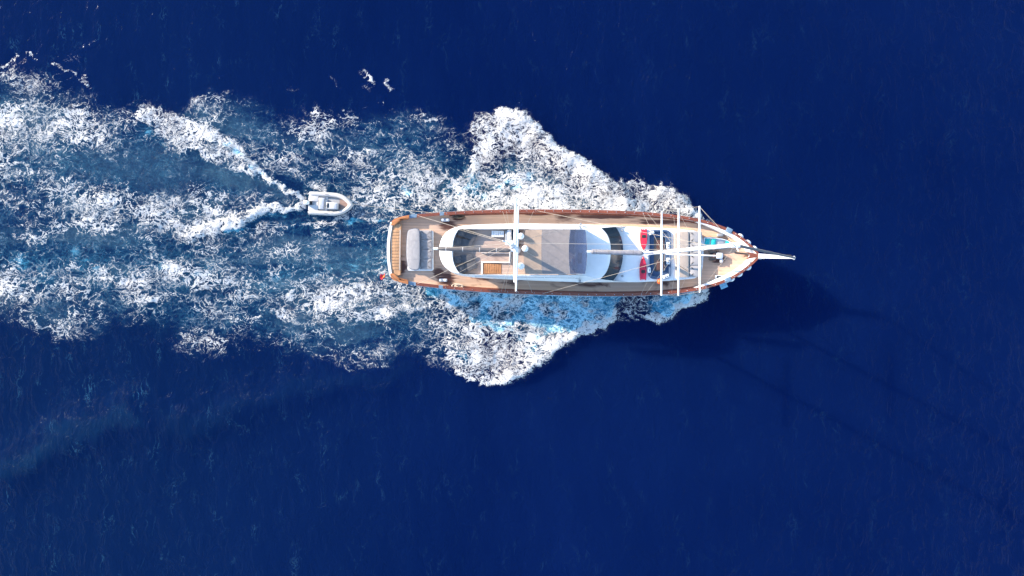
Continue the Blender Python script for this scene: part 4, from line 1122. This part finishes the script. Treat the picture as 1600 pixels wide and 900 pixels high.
# ------------------------------------------------------------------ the tender and its tow line
TA, TBW = P(481, 316.8, .45), P(553.5, 321, .45); tc = (TA + TBW) / 2; tc.z = 0
TL = (TBW - TA).length; TR = math.atan2(TBW.y - TA.y, TBW.x - TA.x)
rib = bpy.data.objects.new('tender', None); C.objects.link(rib); rib.location = (tc.x, tc.y, .04); rib.rotation_euler = (0, math.radians(-2.5), TR); BASE[rib.name] = Vector((0, 0, 0))
tag(rib, 'small pale inflatable tender towed astern of the yacht', 'tender')
L2, W2 = TL / 2, 1.02; rt_ = .20
def tubepath(s):
    pts = []
    for u in np.linspace(0, 1, 26):
        x = -L2 + .05 + u * (2 * L2 - rt_ - .05)
        y = (W2 - rt_) * (1 - max(0, (u - .45) / .55) ** 3.2); pts.append((x, s * y, .36 + .24 * max(0, u - .45) ** 1.5))
    return pts
pth = tubepath(1) + tubepath(-1)[::-1][1:]
rad = [rt_ * (.55 if i in (0, len(pth) - 1) else .92 if i in (1, len(pth) - 2) else 1) for i in range(len(pth))]
tb_ = obj('inflatable_tube', tube(pth, rad, 14), M['tube'], rib)
obj('rub_strake', tube([(a, b * 1.0 + (.19 if b > 0 else -.19 if b < 0 else 0), c) for a, b, c in pth if abs(b) > .15], .025, 6), M['grey'], tb_)
inn = [(a, max(0, abs(b) - .12)) for a, b, c in tubepath(1)]
def planr(x0_, x1_, z): return [(a, b, z) for a, b in inn if x0_ <= a <= x1_] + [(a, -b, z) for a, b in inn[::-1] if x0_ <= a <= x1_]
obj('rib_hull', loft([[(a, b * .25, -.35) for a, b, c in planr(-L2, L2, 0)], planr(-L2, L2, .16), planr(-L2, L2, .20)], True, True), M['hullwhite'], rib)
obj('bow_floor', pad([(a, b * .93) for a, b, c in planr(.75, 1.75, 0)], .2, .33, .02, .0), M['ribfloor'], rib)
obj('side_floor', pad([(a, b) for a, b in ((-.35, .62), (.74, .62), (.74, -.60), (-.35, -.60))], .2, .24, .02, .0), M['grey'], rib)
obj('stern_deck', join(box((-L2 + .05, .16, .2), (-1.12, .66, .46), .05), box((-L2 + .05, -.66, .2), (-1.12, -.16, .46), .05), box((-1.3, -.2, .2), (-1.14, .2, .40), .03)), M['ribwhite'], rib)
st_ = obj('helm_seat', join(box((-1.08, -.52, .2), (-.52, .52, .52), .06), ), M['ribwhite'], rib)
obj('seat_cushion', box((-1.0, -.5, .522), (-.56, .5, .62), .05), M['ribgrey'], st_)
cn = obj('console', box((-.30, -.46, .2), (.72, .14, .78), .08), M['ribwhite'], rib)
obj('console_screen', box((-.22, -.36, .784), (-.04, .04, .80), .01), M['glass'], cn)
obj('console_cushion', box((.32, -.42, .784), (.66, .06, .84), .03), M['ribgrey'], cn)
obj('tender_wheel', join(tube([(-.36, -.16 + .16 * math.cos(t), .66 + .16 * math.sin(t)) for t in np.linspace(0, 2 * math.pi, 15)], .015, 6, False), tube([(-.36, -.32, .66), (-.36, 0, .66)], .012, 5)), M['black'], cn)
obj('bow_step', box((1.55, -.2, .36), (1.80, .2, .50), .04), M['white'], rib)
mo = obj('outboard_motor', join(loft([[(-L2 - .02 + a, b, z) for a, b in rrect(-.26 * k, .22 * k, -.17 * k, .17 * k, .1 * k)] for k, z in ((.8, .50), (1, .56), (1, .78), (.85, .92), (.5, .97))], True, True)), M['white'], rib)
obj('motor_leg', box((-L2 - .14, -.06, -.5), (-L2 + .08, .06, .52), .03), M['black'], mo)
obj('motor_bracket', box((-L2 + .12, -.18, .24), (-L2 + .34, .18, .52), .03), M['black'], mo)
obj('grab_rail', tube([(-.3, .30, .24), (-.3, .30, .85), (-.3, -.6, .85), (-.3, -.6, .24)], .018, 6), M['steel'], cn)
for s in (1, -1):
    obj('tube_handle', tube([(a, s * (W2 - rt_ * .9), z) for a, z in ((-.5, .56), (-.45, .63), (-.25, .63), (-.2, .56))], .014, 6), M['black'], tb_)
# tow line
def tow(label, a, b, s):
    a, b = Vector(a), Vector(b)
    o = obj('tow_rope', tube([p - a for p in sag(a, b, s, 24)], .010, 6), M['rope'], None, (0, 0, 0)); o.location = a
    return tag(o, label, 'rope', 'tow ropes between yacht and tender')
rw = Matrix.Translation(rib.location) @ rib.rotation_euler.to_matrix().to_4x4()
tow('taut tow rope from the tender bow to the sunlit quarter of the yacht', rw @ Vector((L2 - .1, .1, .5)), to_world(cap_(689, 1)), .55)
